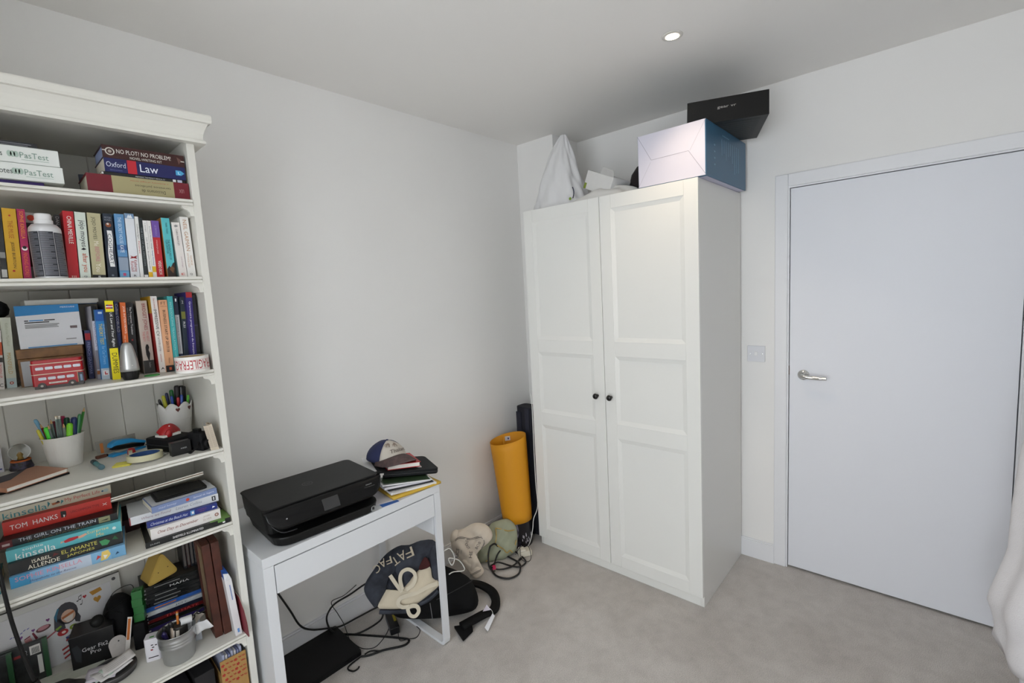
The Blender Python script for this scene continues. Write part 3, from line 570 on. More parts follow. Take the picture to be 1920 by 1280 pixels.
MB().lathe([(0, .1382), (.0185, .1382), (.0185, .149), (.0165, .150), (.0165, .163), (.0145, .1655), (0, .1655)], 36).build('cap', mat('#dedede', .4), r)
# ================================================================== things on the shelves
BLK = mat('#0e0e0e', .45, var=.1, spec=.3); BLKM = mat('#101012', .75, var=.15, bump=.2, bscale=600, spec=.25); WHT = mat('#e6e6e2', .5, var=.01)
def FR(x, y, z): return axes((x, y, z), (1, 0, 0), (0, 0, 1), (0, -1, 0))     # front-facing frame
# ---- third shelf
r = thing('wooden_box', 'brown wooden box under the blue and white carton on the third shelf', 'box', (-2.6335, -.222, ZC), (0, 0, rad(-10)))
WOOD = mat('#8a6238', .55, var=.2, scale=25, col2='#6e4c2a')
MB().box(-.068, .068, 0, .13, 0, .078).build('box_body', WOOD, r, bevel=.001)
MB().box(-.069, .069, -.001, .131, .079, .105).build('lid', WOOD, r, bevel=.0015)
MB().box(-.062, -.034, -.004, -.0025, .002, .072).build('plastic_sleeve', mat('#9a9a9c', .2, var=.1), r)
r = thing('carton', 'white carton with a blue top standing on the wooden box', 'box', (-2.625, -.207, ZC+.1056), (0, 0, rad(-4)))
MB().box(-.066, .066, 0, .045, 0, .1205).build('box_body', mat('#dcdde0', .45, var=.01), r, bevel=.0008)
MB().add([(-.066, -.0006, .1205), (.066, -.0006, .1205), (.066, -.0006, .098), (-.066, -.0006, .092)], [(0, 3, 2, 1)]).build('blue_panel', ink('#2f86c4'), r)
MB().add([(.0665, .045, .1205), (.0665, 0, .1205), (.0665, 0, .096), (.0665, .045, .096)], [(0, 1, 2, 3)]).build('blue_panel', ink('#2f86c4'), r)
text('MERIDIANI', .03, .0045, ink('#dbe8f2'), r, FR(.042, -.0012, .113), 'lettering')
for k, (a, b, zz, c) in enumerate([(-.05, -.042, .078, '#222'), (-.04, -.012, .078, '#2f86c4'), (-.01, .012, .078, '#222'), (-.05, .0, .0725, '#222'), (-.05, .02, .066, '#999'), (-.05, .016, .062, '#999'), (-.05, .018, .058, '#999'), (.03, .052, .02, '#888'), (-.05, .052, .003, '#3a8ac6')]):
    bx('print_line', ink(c), r, a, b, -.0009, 0, zz-.0014, zz+.0014)
mb = MB()
for k in range(14): mb.box(.042+k*.0011, .042+k*.0011+.0006, -.0009, 0, .05, .058)
mb.build('barcode', ink('#5a3a3c'), r)
r = thing('flat_box', 'flat white box lying on top of the blue and white carton', 'box', (-2.588, -.185, ZC+.2268), (0, 0, rad(2)))
MB().box(-.08, .08, 0, .12, 0, .015).build('box_body', mat('#d9d8d2', .6), r, bevel=.002)
MB().box(.03, .112, .01, .09, -.0008, 0.0).build('blue_card', ink('#3a6fb0'), r)
r = MB(); r.lathe([(.012, 0), (.022, .008), (.025, .022), (.021, .037), (.01, .046), (0, .048)], 24, Matrix.Translation((-2.7215, -.125, ZC+.1975)))
tag(r.build('pouch', BLKM, None, smooth=True), 'small rounded black pouch sitting on the cream paperback', 'pouch')
# red double-decker bus tin
r = thing('bus_tin', 'red double-decker bus money tin on the third shelf', 'tin', (-2.628, -.302, ZC), (0, 0, rad(-9)))
RED = mat('#a31119', .3, var=.03); GREY = mat('#5a5654', .5)
MB().prism([(x, y) for x, y in rrect(.104, .046, .006)], .008, .068).build('body', RED, r)
MB().prism(rrect(.102, .043, .008), .068, .077).build('roof', RED, r, bevel=.003)
for z0 in (.0385, .0665):
    MB().prism(rrect(.1055, .0475, .0065), z0, z0+.0018).build('trim_line', ink('#d8cdb8'), r)
for zc, n, x0 in ((.055, 5, -.042), (.0275, 4, -.039)):
    for k in range(n):
        wx = x0+k*.0185
        MB().prism(rrect(.0155, .0075, .0022, 3), 0, .0006, FR(wx+.0075, -.0231, zc)).build('window', mat('#c9ccd4', .25, var=.25, scale=180), r)
bx('route_board', ink('#e6e0d6'), r, -.020, .016, -.0236, -.023, .0125, .0165)
text('SEEING LONDON', .030, .0022, ink('#5a2a24'), r, FR(-.002, -.0239, .0145), 'lettering')
for wx in (-.034, .026):
    w = MB().lathe([(0, 0), (.0075, 0), (.0085, .001), (.0085, .004), (0, .004)], 24, axes((wx, -.0205, .0085), (1, 0, 0), (0, 0, 1), (0, -1, 0))).build('wheel', mat('#4a4342', .5), r)
    MB().lathe([(0, .0045), (.003, .0045)], 16, axes((wx, -.0205, .0085), (1, 0, 0), (0, 0, 1), (0, -1, 0)), cap=False).build('hub', ink('#b9b4ac'), w)
bx('rear_platform', ink('#46444a'), r, .039, .051, -.0236, -.0229, .008, .035)
bx('rear_passenger', ink('#7d93ad'), r, .0435, .048, -.0241, -.0235, .0115, .029)
bx('rear_pole', ink('#c8b478'), r, .0385, .0393, -.0242, -.0229, .008, .037)
bx('chassis', GREY, r, -.049, .049, -.019, .019, 0, .0082)
# silver cone shaker
r = thing('cone_bottle', 'silver cone-shaped bottle with a black foot in front of the orange book', 'bottle', (-2.485, -.372, ZC))
MB().lathe([(0, 0), (.0165, 0), (.018, .003), (.0215, .024), (0, .024)], 32).build('base', BLK, r, smooth=False)
MB().lathe([(0, .0245), (.0228, .0245), (.0225, .034), (.0205, .055), (.017, .078), (.0135, .096), (.010, .104), (.005, .1068), (0, .1072)], 36).build('body', mat('#b9bab9', .32, .75, var=.03), r, smooth=True)
def ring_quad(mb, R, za, zb, a0, a1, n=8):
    def fn(u, v):
        a = a0+(a1-a0)*u; z = za+(zb-za)*v; rr = R(z)+.0004; return (rr*sin(a), -rr*cos(a), z)
    return mb.grid(fn, n, 2)
RC = lambda z: .0225-(z-.034)*.0065/.044
mb = MB()
for a0, za, zb, w in ((-.9, .04, .07, .1), (-.6, .045, .078, .12), (-.25, .05, .08, .12), (.12, .05, .08, .12), (.45, .04, .072, .12)): ring_quad(mb, RC, za, zb, a0-.35, a0-.35+w, 3)
ring_quad(mb, RC, .046, .05, -1.2, .2); ring_quad(mb, RC, .058, .061, -1.2, .2); ring_quad(mb, RC, .07, .073, -1.0, .1)
mb.build('logo_print', mat('#eceae6', .4), r)
tag(MB().lathe([(0, 0), (.019, 0), (.0195, .0015), (.018, .003), (0, .003)], 28, Matrix.Translation((-2.432, -.352, ZC))).build('coaster', mat('#3e9a4a', .5)), 'small flat green disc in front of the tan novel', 'disc')
# printed tape roll
r = thing('tape_roll', 'roll of white packing tape with red printed capitals on the third shelf', 'tape', (-2.3345, -.387, ZC))
MB().lathe([(.036, 0), (.0445, 0), (.0445, .048), (.036, .048), (.036, 0)], 48, cap=False).build('tape', mat('#e4e1dc', .35), r, smooth=False)
MB().lathe([(.0335, .0005), (.036, .0005), (.036, .0475), (.0335, .0475), (.0335, .0005)], 40, cap=False).build('core', mat('#a9916c', .8), r)
v, f = text_mesh('FRAGILE')
for a0 in (-1.15, .35, 1.9, -2.65):
    mb = MB()
    for x, y in v:
        a = a0-x*1.45; mb.v.append((.0448*sin(a), -.0448*cos(a), .024-y*.027))
    mb.f = list(f); mb.build('lettering', ink('#b3202c'), r)
mb = MB()
for za in (.008, .038): ring_quad(mb, lambda z: .0443, za, za+.0008, -pi, pi, 48)
mb.build('red_lines', ink('#c77'), r)
# ---- fourth shelf
ZD = SH['D']+.0003
r = thing('small_box', 'small white upright box at the far left of the fourth shelf', 'box', (-2.772, -.058, ZD))
MB().box(-.016, .012, 0, .03, 0, .073).build('box_body', mat('#d3d2da', .5), r, bevel=.0006)
bx('print_mark', ink('#8a3a6a'), r, -.004, .006, -.0004, 0, .05, .064); bx('print_mark', ink('#4a4a9a'), r, -.006, .008, -.0004, 0, .008, .012)
r = thing('snow_globe', 'small glass snow globe with an orange ring beside the white pencil pot', 'snow globe', (-2.724, -.066, ZD))
MB().lathe([(0, 0), (.0255, 0), (.027, .004), (.024, .014), (.022, .024), (0, .024)], 28).build('base', mat('#4a4660', .5, var=.5, scale=120, col2='#2a2420'), r)
MB().lathe([(.022, .0242), (.0232, .0255), (.022, .029), (.0205, .0292)], 28, cap=False).build('ring', ink('#c8692c'), r, smooth=True)
MB().lathe([(.008, .030), (.006, .034), (.0035, .042), (.005, .046), (.002, .051), (0, .052)], 14).build('figurine', mat('#c8a050', .5, var=.3, scale=90), r, smooth=True)
prof = [(.0245*sin(pi*k/14), .0515-.0245*cos(pi*k/14)) for k in range(2, 15)]
MB().lathe(prof, 28).build('glass_dome', mat('#eef0ee', .02, trans=1.0), r, smooth=True)
# notebooks
r = thing('notebook', 'copper notebook with a dark upper cover at the left of the fourth shelf', 'notebook', (-2.761, -.338, ZD+.0062), (rad(1.5), 0, rad(29)))
MB().box(.002, .138, .002, .118, .0015, .0105).build('pages', PAGEW, r)
mb = MB(); mb.box(0, .14, 0, .12, 0, .0014).box(0, .14, 0, .12, .0107, .0122); mb.box(0, .0014, 0, .12, .0014, .0107); mb.build('cover', mat('#b98468', .38, .35, var=.04), r)
MB().add([(0, .12, .0125), (0, .062, .0125), (.045, .060, .0125), (.118, .12, .0125)], [(0, 1, 2, 3)]).build('dark_panel', mat('#37363e', .6), r)
r = thing('black_notebook', 'thin black notebook under the copper notebook', 'notebook', (-2.775, -.325, ZD), (0, 0, rad(22)))
MB().box(0, .15, 0, .11, 0, .0055).build('cover', BLK, r, bevel=.001)
# white pot of pencils
r = thing('pencil_pot', 'plain white tapered pot full of pencils and highlighters', 'pot', (-2.632, -.154, ZD))
MB().lathe([(0, 0), (.0355, 0), (.037, .002), (.0485, .092), (.0505, .093), (.0505, .0955), (.0478, .0955), (.0462, .092), (.0350, .006), (0, .006)], 44).build('pot_body', mat('#dedcd6', .5, var=.01), r, smooth=False)
GP = 'pencils and pens in the plain white pot'
def pen(label, px, py, z0, tip, rad_, col, L=.16, capc=None, tipc=None, kind='pencil', flat=False, group=GP):
    d = (Vector(tip)-Vector((px, py, z0))).normalized()
    q = d.to_track_quat('Z', 'Y')
    o = thing(kind, label, 'pen' if kind != 'pencil' else 'pencil', (px, py, z0), q.to_euler(), group)
    Lb = (Vector(tip)-Vector((px, py, z0))).length
    n = 6 if kind == 'pencil' else 16
    if kind == 'pencil':
        pts = [(rad_, 0), (rad_, Lb-.014)] if tipc == 'point' else [(rad_, 0), (rad_, Lb-.010)]
        MB().lathe([(0, 0)]+pts+[(0, pts[-1][1])], n).build('barrel', mat(col, .4), o)
        if tipc == 'point':
            MB().lathe([(rad_*.95, Lb-.014), (rad_*.3, Lb-.003)], n).build('wood_tip', mat('#c9a070', .7), o)
            MB().lathe([(rad_*.3, Lb-.003), (0, Lb)], n).build('lead', mat(capc or '#2a2a2a', .5), o)
        else:
            MB().lathe([(rad_*1.08, Lb-.010), (rad_*1.08, Lb-.004)], 12).build('ferrule', mat('#b9b5a8', .3, .9), o)
            MB().lathe([(rad_*.98, Lb-.004), (rad_*.98, Lb-.001), (0, Lb)], 12).build('eraser', mat(capc or '#d8d0c8', .8), o)
    else:
        MB().lathe([(0, 0), (rad_, 0), (rad_, Lb*.6), (0, Lb*.6)], n).build('barrel', mat(col, .35), o)
        MB().lathe([(0, Lb*.6), (rad_*1.12, Lb*.6), (rad_*1.08, Lb-.006), (rad_*.75, Lb-.001), (0, Lb)], n).build('cap', mat(capc or col, .3), o, smooth=False)
        if tipc == 'clip': MB().box(-.0015, .0015, -rad_*1.5, -rad_*1.1, Lb*.62, Lb-.006).build('clip', mat(capc or col, .3), o)
    return o
PX, PY = -2.632, -.154
def pp(label, dx, dy, tx, ty, tz, r_, col, **k):
    k.setdefault('group', GP)
    return pen(label, PX+dx, PY+dy, ZD+.012, (PX+tx*1.08, PY+ty*1.04, tz+.016), r_, col, **k)
pp('light blue pen leaning left, tallest at the left of the white pot', -.012, .01, -.0475, .012, 1.252, .0045, '#6fa8c8', capc='#6fa8c8', kind='pen')
pp('dark red pencil leaning left in the white pot', -.015, -.002, -.040, -.004, 1.240, .0036, '#6e1f26', tipc='point')
pp('yellow-ended teal pen at the left rim of the white pot', -.026, -.01, -.0465, -.017, 1.226, .004, '#2f5a52', capc='#c8c040', kind='pen')
pp('short neon green highlighter at the left of the white pot', -.016, -.012, -.031, -.026, 1.230, .0058, '#4fd83a', capc='#4fd83a', kind='highlighter_pen')
pp('grey pencil with a sharpened point, leftmost grey one in the white pot', -.015, -.022, -.026, -.030, 1.238, .0036, '#5f6e6a', tipc='point')
pp('grey pencil with the tallest sharpened point in the white pot', -.012, -.012, -.019, -.018, 1.250, .0036, '#5f6e6a', tipc='point')
pp('grey pencil with an eraser end beside a twin, left of the two', -.012, -.02, -.008, -.026, 1.258, .0036, '#6b7a76', capc='#d8c8b0')
pp('grey pencil with an eraser end beside a twin, right of the two', -.004, -.02, -.002, -.026, 1.258, .0036, '#6b7a76', capc='#ded6cc')
pp('wine red pen behind the grey pencils in the white pot', -.01, .004, -.012, .008, 1.238, .0042, '#7c1c30', kind='pen')
pp('pink-capped marker behind the pencils in the white pot', .0, .004, .006, .006, 1.250, .0062, '#b02858', kind='marker_pen')
pp('short grey pencil in front of the pink marker', .002, -.026, .004, -.034, 1.235, .0036, '#7d857c', tipc='point')
pp('dark green capped marker in the white pot', .01, -.002, .0135, -.006, 1.245, .0065, '#1f5a44', capc='#174a36', kind='marker_pen')
pp('neon green highlighter at the front centre of the white pot', .004, -.028, .016, -.038, 1.232, .0068, '#8ad83a', capc='#7fd02f', kind='highlighter_pen')
pp('magenta highlighter with a navy cap in the white pot', .014, -.022, .027, -.026, 1.246, .0070, '#a31f5e', capc='#1f2f5e', kind='highlighter_pen')
pp('white and green pen leaning right in the white pot', .018, -.022, .040, -.024, 1.252, .0040, '#d8dcd6', capc='#2f7a44', kind='pen')
pp('green pencil leaning far right with a sharpened point in the white pot', .016, -.004, .053, -.008, 1.268, .0038, '#3f8a3a', tipc='point', capc='#3f8a3a')
# teal highlighter lying down
r = thing('highlighter_pen', 'teal highlighter lying on the fourth shelf in front of the pot', 'pen', (-2.579, -.215, ZD+.0075), (pi/2, 0, rad(5)))
MB().lathe([(0, 0), (.0062, 0), (.0068, .004), (.0068, .03), (0, .03)], 18).build('cap', mat('#1f3a44', .4), r)
MB().lathe([(0, .0302), (.0060, .0302), (.0060, .085), (0, .085)], 18).build('barrel', mat('#2f7a80', .35), r)
MB().lathe([(0, .0852), (.0074, .0852), (.0074, .097), (0, .098)], 18).build('end_plug', mat('#4a6a74', .4), r)
r = thing('sticky_notes', 'small yellow pad of sticky notes under the masking tape', 'sticky notes', (-2.522, -.312, ZD), (0, 0, rad(-24)))
for k, (c, o_) in enumerate((('#d8cf4a', 0), ('#cfc63e', .002), ('#ded664', -.001))):
    MB().box(-.021+o_, .021+o_, -.021, .021, k*.0013, k*.0013+.0012).build('note_sheet', mat(c, .8), r)
r = thing('masking_tape', 'roll of pale masking tape with a blue core on the fourth shelf', 'tape', (-2.470, -.318, ZD+.0041), (rad(-2), rad(2), 0))
MB().lathe([(.0375, 0), (.0445, 0), (.0445, .017), (.0375, .017), (.0375, 0)], 48, cap=False).build('tape', mat('#c6c2a2', .55), r)
MB().lathe([(.0355, .0006), (.0374, .0006), (.0374, .0164), (.0355, .0164), (.0355, .0006)], 40, cap=False).build('core', mat('#23477e', .7, var=.3, scale=60), r)
# stapler
r = thing('stapler', 'bright blue stapler with a black jaw behind the masking tape', 'stapler', (-2.535, -.182, ZD), (0, 0, rad(22)))
BLU = mat('#2a8cc4', .35)
MB().prism([(0, 0), (.1, 0), (.1, .006), (.03, .006), (.018, .010), (.002, .008)], -.012, .012, axes((0, 0, 0), (1, 0, 0), (0, 0, 1), (0, -1, 0))).build('base', BLU, r, bevel=.002)
MB().prism([(.004, .022), (.095, .008), (.1, .018), (.012, .032)], -.010, .010, axes((0, 0, 0), (1, 0, 0), (0, 0, 1), (0, -1, 0))).build('magazine', BLK, r, bevel=.001)
MB().prism([(0, .030), (.004, .042), (.02, .050), (.06, .044), (.102, .024), (.1, .016), (.06, .030), (.012, .034)], -.013, .013, axes((0, 0, 0), (1, 0, 0), (0, 0, 1), (0, -1, 0))).build('handle', BLU, r, bevel=.003)
r = thing('sharpener', 'small red and silver sharpener beside the black pouch', 'sharpener', (-2.487, -.222, ZD), (0, 0, rad(-20)))
MB().lathe([(0, 0), (.009, 0), (.0105, .005), (.0105, .016), (.007, .023), (0, .025)], 20).build('cap', mat('#9e1a20', .35), r, smooth=True)
MB().box(-.005, .005, -.013, -.009, .004, .02).build('blade', CHROME, r)
r = thing('wooden_block', 'small brown wooden stamp left of the blue stapler', 'stamp', (-2.565, -.170, ZD), (0, 0, rad(12)))
MB().box(0, .026, 0, .014, 0, .009).build('block', mat('#6e3f2a', .6, col2='#4f2c1c'), r, bevel=.002)
MB().box(.0262, .030, .002, .012, .001, .008).build('stamp_face', BLK, r)
r = thing('plastic_wallet', 'clear plastic case with an orange strip behind the stapler', 'plastic case', (-2.558, -.118, ZD), (rad(-4), 0, rad(8)))
MB().box(0, .105, 0, .003, 0, .044).build('case', mat('#cfcdc6', .15, trans=.75), r, bevel=.001)
bx('orange_strip', mat('#c87a3a', .5), r, .010, .018, -.0012, -.0002, .004, .036)
# black pouch, pad with red clip, charger box
r = thing('zip_pouch', 'black zipped pouch with a notepad on top, fourth shelf', 'pouch', (-2.45, -.195, ZD), (0, 0, rad(-68)))
MB().prism(rrect(.128, .088, .018, 4, .064, .044), .001, .040).build('pouch_body', BLKM, r, bevel=.010, seg=3)
mb = MB(); mb.tube([(.01, -.0005, .021), (.064, -.001, .021), (.118, -.0005, .021)], .0016, 6, 3); mb.build('zip', mat('#2a2a2e', .3, .5), r)
r = thing('notepad', 'small white notepad lying on the black pouch', 'notepad', (-2.390, -.235, ZD+.0415), (0, 0, rad(20)))
MB().box(-.027, .027, -.022, .022, 0, .007).build('pages', PAGEW, r)
r = thing('red_clip', 'red silicone crab-shaped toy on the small notepad', 'toy', (-2.388, -.228, ZD+.0505), (rad(10), 0, rad(18)))
r.scale = (1.2, 1.1, 1.7)
RS = mat('#a81d22', .45)
def crab(u, v):
    a = 2*pi*u; R_ = (.020+.006*abs(cos(a*1.5)))*v; return (R_*cos(a)*1.15, R_*sin(a)*.85, .016*(1-v*v)+.002*sin(3*a)*v)
MB().grid(crab, 36, 8, cu=True).build('shell', RS, r, smooth=True, solid=.002)
MB().lathe([(0, 0), (.0025, .001), (0, .003)], 12, Matrix.Translation((-.002, -.009, .013))).build('white_dot', ink('#e6d8d8'), r)
MB().lathe([(.0085, -.004), (.009, .002), (.005, .008), (0, .009)], 14, Matrix.Translation((-.010, -.021, .0015))).build('claw', RS, r, smooth=True)
r = thing('charger_box', 'small black box with a white brand name at the front of the fourth shelf', 'box', (-2.3855, -.362, ZD), (0, 0, rad(3)))
MB().box(-.0265, .0265, 0, .024, 0, .041).build('box_body', mat('#0e0e0f', .35), r, bevel=.001)
text('ANKER', .017, .0042, ink('#c8cacc'), r, FR(.006, -.0008, .020), 'lettering')
r = thing('audio_plug', 'tiny silver plug lying left of the black charger box', 'plug', (-2.428, -.322, ZD+.003), (0, pi/2, rad(30)))
MB().lathe([(0, 0), (.003, 0), (.003, .008), (.0016, .0085), (.0016, .02), (0, .021)], 12).build('jack', CHROME, r)
MB().lathe([(0, -.018), (.003, -.016), (.0035, 0), (0, 0)], 12).build('sleeve', BLK, r)
# scalloped white pot
r = thing('heart_pot', 'white scalloped pot with heart cut-outs full of pens in the corner', 'pot', (-2.336, -.110, ZD))
def scal(u, v):
    a = 2*pi*u; top = .114+.016*abs(sin(a*4)); z = top*v; R_ = .036+.0155*(z/.125); return (R_*cos(a), R_*sin(a), z)
MB().grid(scal, 96, 10, cu=True).build('pot_body', mat('#d6d4d0', .5), r, smooth=True, solid=.0016)
MB().lathe([(0, .001), (.0355, .001)], 40, cap=False).build('pot_base', mat('#d6d4d0', .5), r)
def hrt(s): return [(s*.8*16*sin(t)**3/16, s*(13*cos(t)-5*cos(2*t)-2*cos(3*t)-cos(4*t))/16) for t in [2*pi*k/28 for k in range(28)]]
for k in range(8):
    a = -pi/2-.06+k*pi/4+pi/8-.4
    if not (-pi < a < .35): continue
    z_ = .106; R_ = .036+.0155*(z_/.125)+.0012
    M_ = axes((R_*cos(a), R_*sin(a), z_), (-sin(a), cos(a), 0), (0, 0, 1), (cos(a), sin(a), 0))
    MB().prism(hrt(.0080), -.0008, .0006, M_).build('heart_cutout', mat('#5a2a24', .7, var=.4, scale=80), r)
for z_ in (.066, .070): MB().lathe([(.036+.0155*(z_/.125)+.0006, z_-.0008), (.036+.0155*(z_/.125)+.0016, z_), (.036+.0155*(z_/.125)+.0006, z_+.0008)], 40, cap=False).build('rib', mat('#d6d4d0', .5), r)
QX, QY = -2.336, -.110; G2 = 'pens in the scalloped white pot'
def qq(label, dx, dy, tx, ty, tz, r_, col, **k):
    return pen(label, QX+dx, QY+dy, ZD+.012, (QX+tx, QY+ty, tz), r_, col, group=G2, **k)
qq('yellow-green patterned pen at the left of the scalloped pot', -.018, -.012, -.034, -.02, 1.275, .0052, '#8a8a20', capc='#a8a82a', kind='pen')
qq('black pen hooked at the left rim of the scalloped pot', -.02, 0, -.044, -.006, 1.262, .004, '#1a1a1c', kind='pen')
qq('dark blue pen in the scalloped pot', -.01, .004, -.018, .01, 1.278, .0045, '#2a2f5a', kind='pen')
qq('white and blue pen in the scalloped pot', -.004, -.012, -.010, -.018, 1.268, .004, '#c8ccd8', capc='#2f4aa0', kind='pen')
qq('green marker in the scalloped pot', 0, .01, -.002, .016, 1.285, .006, '#1f6a34', kind='marker_pen')
qq('red and black comb-like pen standing tallest in the scalloped pot', .004, 0, .012, .0, 1.300, .0075, '#7a1a30', capc='#1c1418', kind='marker_pen')
qq('red pen at the front of the scalloped pot', .0, -.02, .006, -.030, 1.262, .0042, '#b01f2a', kind='pen')
qq('royal blue pen at the front right of the scalloped pot', .008, -.018, .018, -.026, 1.268, .0046, '#27489a', kind='pen')
qq('black square marker at the right of the scalloped pot', .016, .006, .028, .008, 1.296, .008, '#141416', kind='marker_pen')
qq('thick black pen behind the right rim of the scalloped pot', .022, .014, .036, .018, 1.292, .007, '#1a1a1c', kind='marker_pen')
qq('lime-tipped white pen at the right rim of the scalloped pot', .02, -.012, .040, -.014, 1.262, .004, '#d8dcd8', capc='#5fb83a', kind='pen')
# compact camera and folded map
r = thing('compact_camera', 'small black camera beside the folded map on the fourth shelf', 'camera', (-2.332, -.352, ZD), (0, rad(-4), rad(24)))
MB().box(-.016, .012, -.03, .03, 0, .060).build('camera_body', BLKM, r, bevel=.006, seg=3)
MB().lathe([(0, 0), (.018, 0), (.018, .012), (.015, .018), (.012, .018), (.011, .014), (0, .014)], 28, axes((0, -.030, .024), (1, 0, 0), (0, 0, 1), (0, -1, 0))).build('lens', mat('#0c0c0e', .5, spec=.2), r)
MB().box(-.008, .006, -.012, .012, .060, .070).build('viewfinder', BLK, r, bevel=.002)
mb = MB(); mb.tube([(-.018, -.02, .03), (-.035, -.03, .022), (-.045, -.02, .01), (-.04, .0, .004), (-.02, .03, .003)], .0025, 6, 4); mb.build('strap', BLK, r)
r = thing('folded_map', 'folded beige printed leaflet leaning on the right upright, fourth shelf', 'leaflet', (-2.306, -.402, ZD), (0, rad(-3), rad(-14)))
pts = [(-.013, .05), (-.011, 0), (.011, -.006), (.0095, .012), (-.004, .02), (.002, .045), (.010, .03)]
def mp(u, v):
    k = u*(len(pts)-1); i = min(int(k), len(pts)-2); t_ = k-i
    x = pts[i][0]*(1-t_)+pts[i+1][0]*t_; y = pts[i][1]*(1-t_)+pts[i+1][1]*t_
    return (x-.008*v, y, .086*v-.004*(i % 2)*v)
MB().grid(mp, 25, 4).build('leaflet', mat('#c4b8a4', .8), r, solid=.0008)
mb = MB()
for k in range(22):
    z_ = .010+k*.0032
    for (a, b) in ((.0, .42), (.5, .95)):
        xs = (-.011+.022*a, -.011+.022*b); ys = (-.006*a, -.006*b)
        mb.add([(xs[0]-.008*z_/.086, ys[0]-.0009, z_), (xs[1]-.008*z_/.086, ys[1]-.0009, z_), (xs[1]-.008*z_/.086, ys[1]-.0009, z_+.0011), (xs[0]-.008*z_/.086, ys[0]-.0009, z_+.0011)], [(0, 1, 2, 3)])
mb.build('text_print', ink('#9a8c80'), r)
# ---- fifth shelf extras
r = thing('tablet', 'black tablet lying on the blue-grey paperback', 'tablet', (-2.394, -.340, zt), (0, 0, rad(-2)))
MB().prism(rrect(.138, .095, .008, 4, 0, .0475), 0, .0065).build('case', BLK, r)
MB().prism(rrect(.124, .082, .003, 3, 0, .0475), .0065, .0068).build('screen', mat('#050506', .12), r)
r = thing('box_file', 'low dark maroon box behind the right-hand stack on the fifth shelf', 'box', (-2.475, -.20, ZE))
MB().box(-.075, .06, 0, .15, 0, .040).build('file_body', mat('#3a1218', .6), r, bevel=.001)
r = thing('white_folder', 'thin white folder tilted over the right-hand stack on the fifth shelf', 'folder', (-2.438, -.238, zt+.0100), (rad(-20), rad(-2.2), rad(-4)))
MB().prism(rrect(.235, .25, .006, 3, 0, .035), 0, .0035).build('lower_board', mat('#d8d4c8', .5), r)
MB().prism(rrect(.228, .245, .006, 3, .002, .035), .0042, .0062).build('paper_sheets', mat('#8a6f5c', .8), r)
MB().prism(rrect(.235, .25, .006, 3, .001, .037), .0066, .0098).build('upper_board', mat('#dcd9ce', .5), r)
# hanging black cable at the far left
mb = MB(); mb.tube([(-2.80, -.30, ZE+.118), (-2.796, -.39, ZE+.110), (-2.793, -.420, ZE+.05), (-2.788, -.424, ZE-.05), (-2.778, -.422, ZE-.15), (-2.768, -.418, ZE-.225)], .0042, 8, 6)
r = thing('hanging_cable', 'thick black cable hanging over the shelf front at the far left', 'cable', (0, 0, 0))
mb.build('cord', BLK, r, smooth=True)
MB().cyl((-2.768, -.418, ZE-.222), (-2.762, -.414, ZE-.262), .0075, .009, 12).build('plug', BLK, r)
# ---- sixth shelf
ZF = SH['F']+.0003
# white drawing board leaning at the back
r = thing('drawing_board', 'white board covered in coloured doodles leaning at the back of the sixth shelf', 'board', (-2.70, -.075, ZF), (rad(-8), 0, 0))
MB().box(-.28, .158, 0, .006, 0, .215).build('board', mat('#c9c9c6', .5), r, bevel=.001)
MB().box(-.28, .132, -.0012, -.0002, .004, .196).build('paper', mat('#d3d3d6', .7), r)
MB().lathe([(0, 0), (.005, 0), (.005, .002), (.003, .003), (0, .003)], 16, FR(.142, -.0002, .200)).build('screw', mat('#5a5a5c', .35, .8), r)
bx('board_edge', mat('#4a4a48', .6), r, -.28, .1585, -.0006, .007, .2152, .2165)
def doodle(col, pts, q=0): MB().add([(x, -.0015-q*.0002, z) for x, z in pts], [tuple(range(len(pts)))]).build('doodle', ink(col), r)
def ell(cx, cz, a, b, n=16, rot=0.0): return [(cx+a*cos(t)*cos(rot)-b*sin(t)*sin(rot), cz+a*cos(t)*sin(rot)+b*sin(t)*cos(rot)) for t in [2*pi*k/n for k in range(n)]]
def heart(cx, cz, s): return [(cx+px_, cz+pz_) for px_, pz_ in hrt(s)]
# girl with dark hair (generic face), hearts, notes, compact, lipstick, jar, brush, fruit, flag
doodle('#39383f', ell(.020, .148, .026, .034)); doodle('#39383f', [(-.010, .15), (-.014, .11), (-.004, .098), (.012, .104), (.010, .13)]); doodle('#39383f', [(.040, .15), (.050, .122), (.046, .106), (.036, .112), (.034, .13)])
doodle('#2f6a86', [(-.006, .13), (-.010, .15), (.0, .172), (.004, .17), (-.003, .15)], 1)
doodle('#c9a58e', ell(.022, .138, .017, .020), 1); doodle('#d8cfc8', [(.010, .134), (.034, .140), (.030, .122), (.018, .119)], 2); doodle('#a85f34', [(.006, .140), (.036, .150), (.037, .144), (.008, .133)], 3)
for hx, hz, hs, c in ((.066, .178, .006, '#b02834'), (-.024, .150, .0055, '#7a3a7a'), (-.058, .136, .005, '#6a3a7a'), (-.086, .128, .006, '#7a4a8a'), (-.135, .108, .006, '#6a3a7a')): doodle(c, heart(hx, hz, hs))
for nx, nz in ((.048, .172), (.055, .158)):
    doodle('#33333a', ell(nx, nz, .0026, .002, 10)); doodle('#33333a', [(nx+.002, nz), (nx+.0032, nz), (nx+.005, nz+.013), (nx+.0038, nz+.013)])
doodle('#33333a', ell(.0545, .1745, .0026, .002, 10)); doodle('#33333a', [(.0565, .1745), (.0577, .1745), (.0595, .1875), (.0583, .1875)]); doodle('#33333a', [(.0518, .185), (.0595, .1885), (.0595, .186), (.0518, .1825)])
doodle('#5a3238', ell(-.036, .130, .017, .0085, 18, .12)); doodle('#b98088', ell(-.036, .132, .013, .0058, 18, .12), 1)
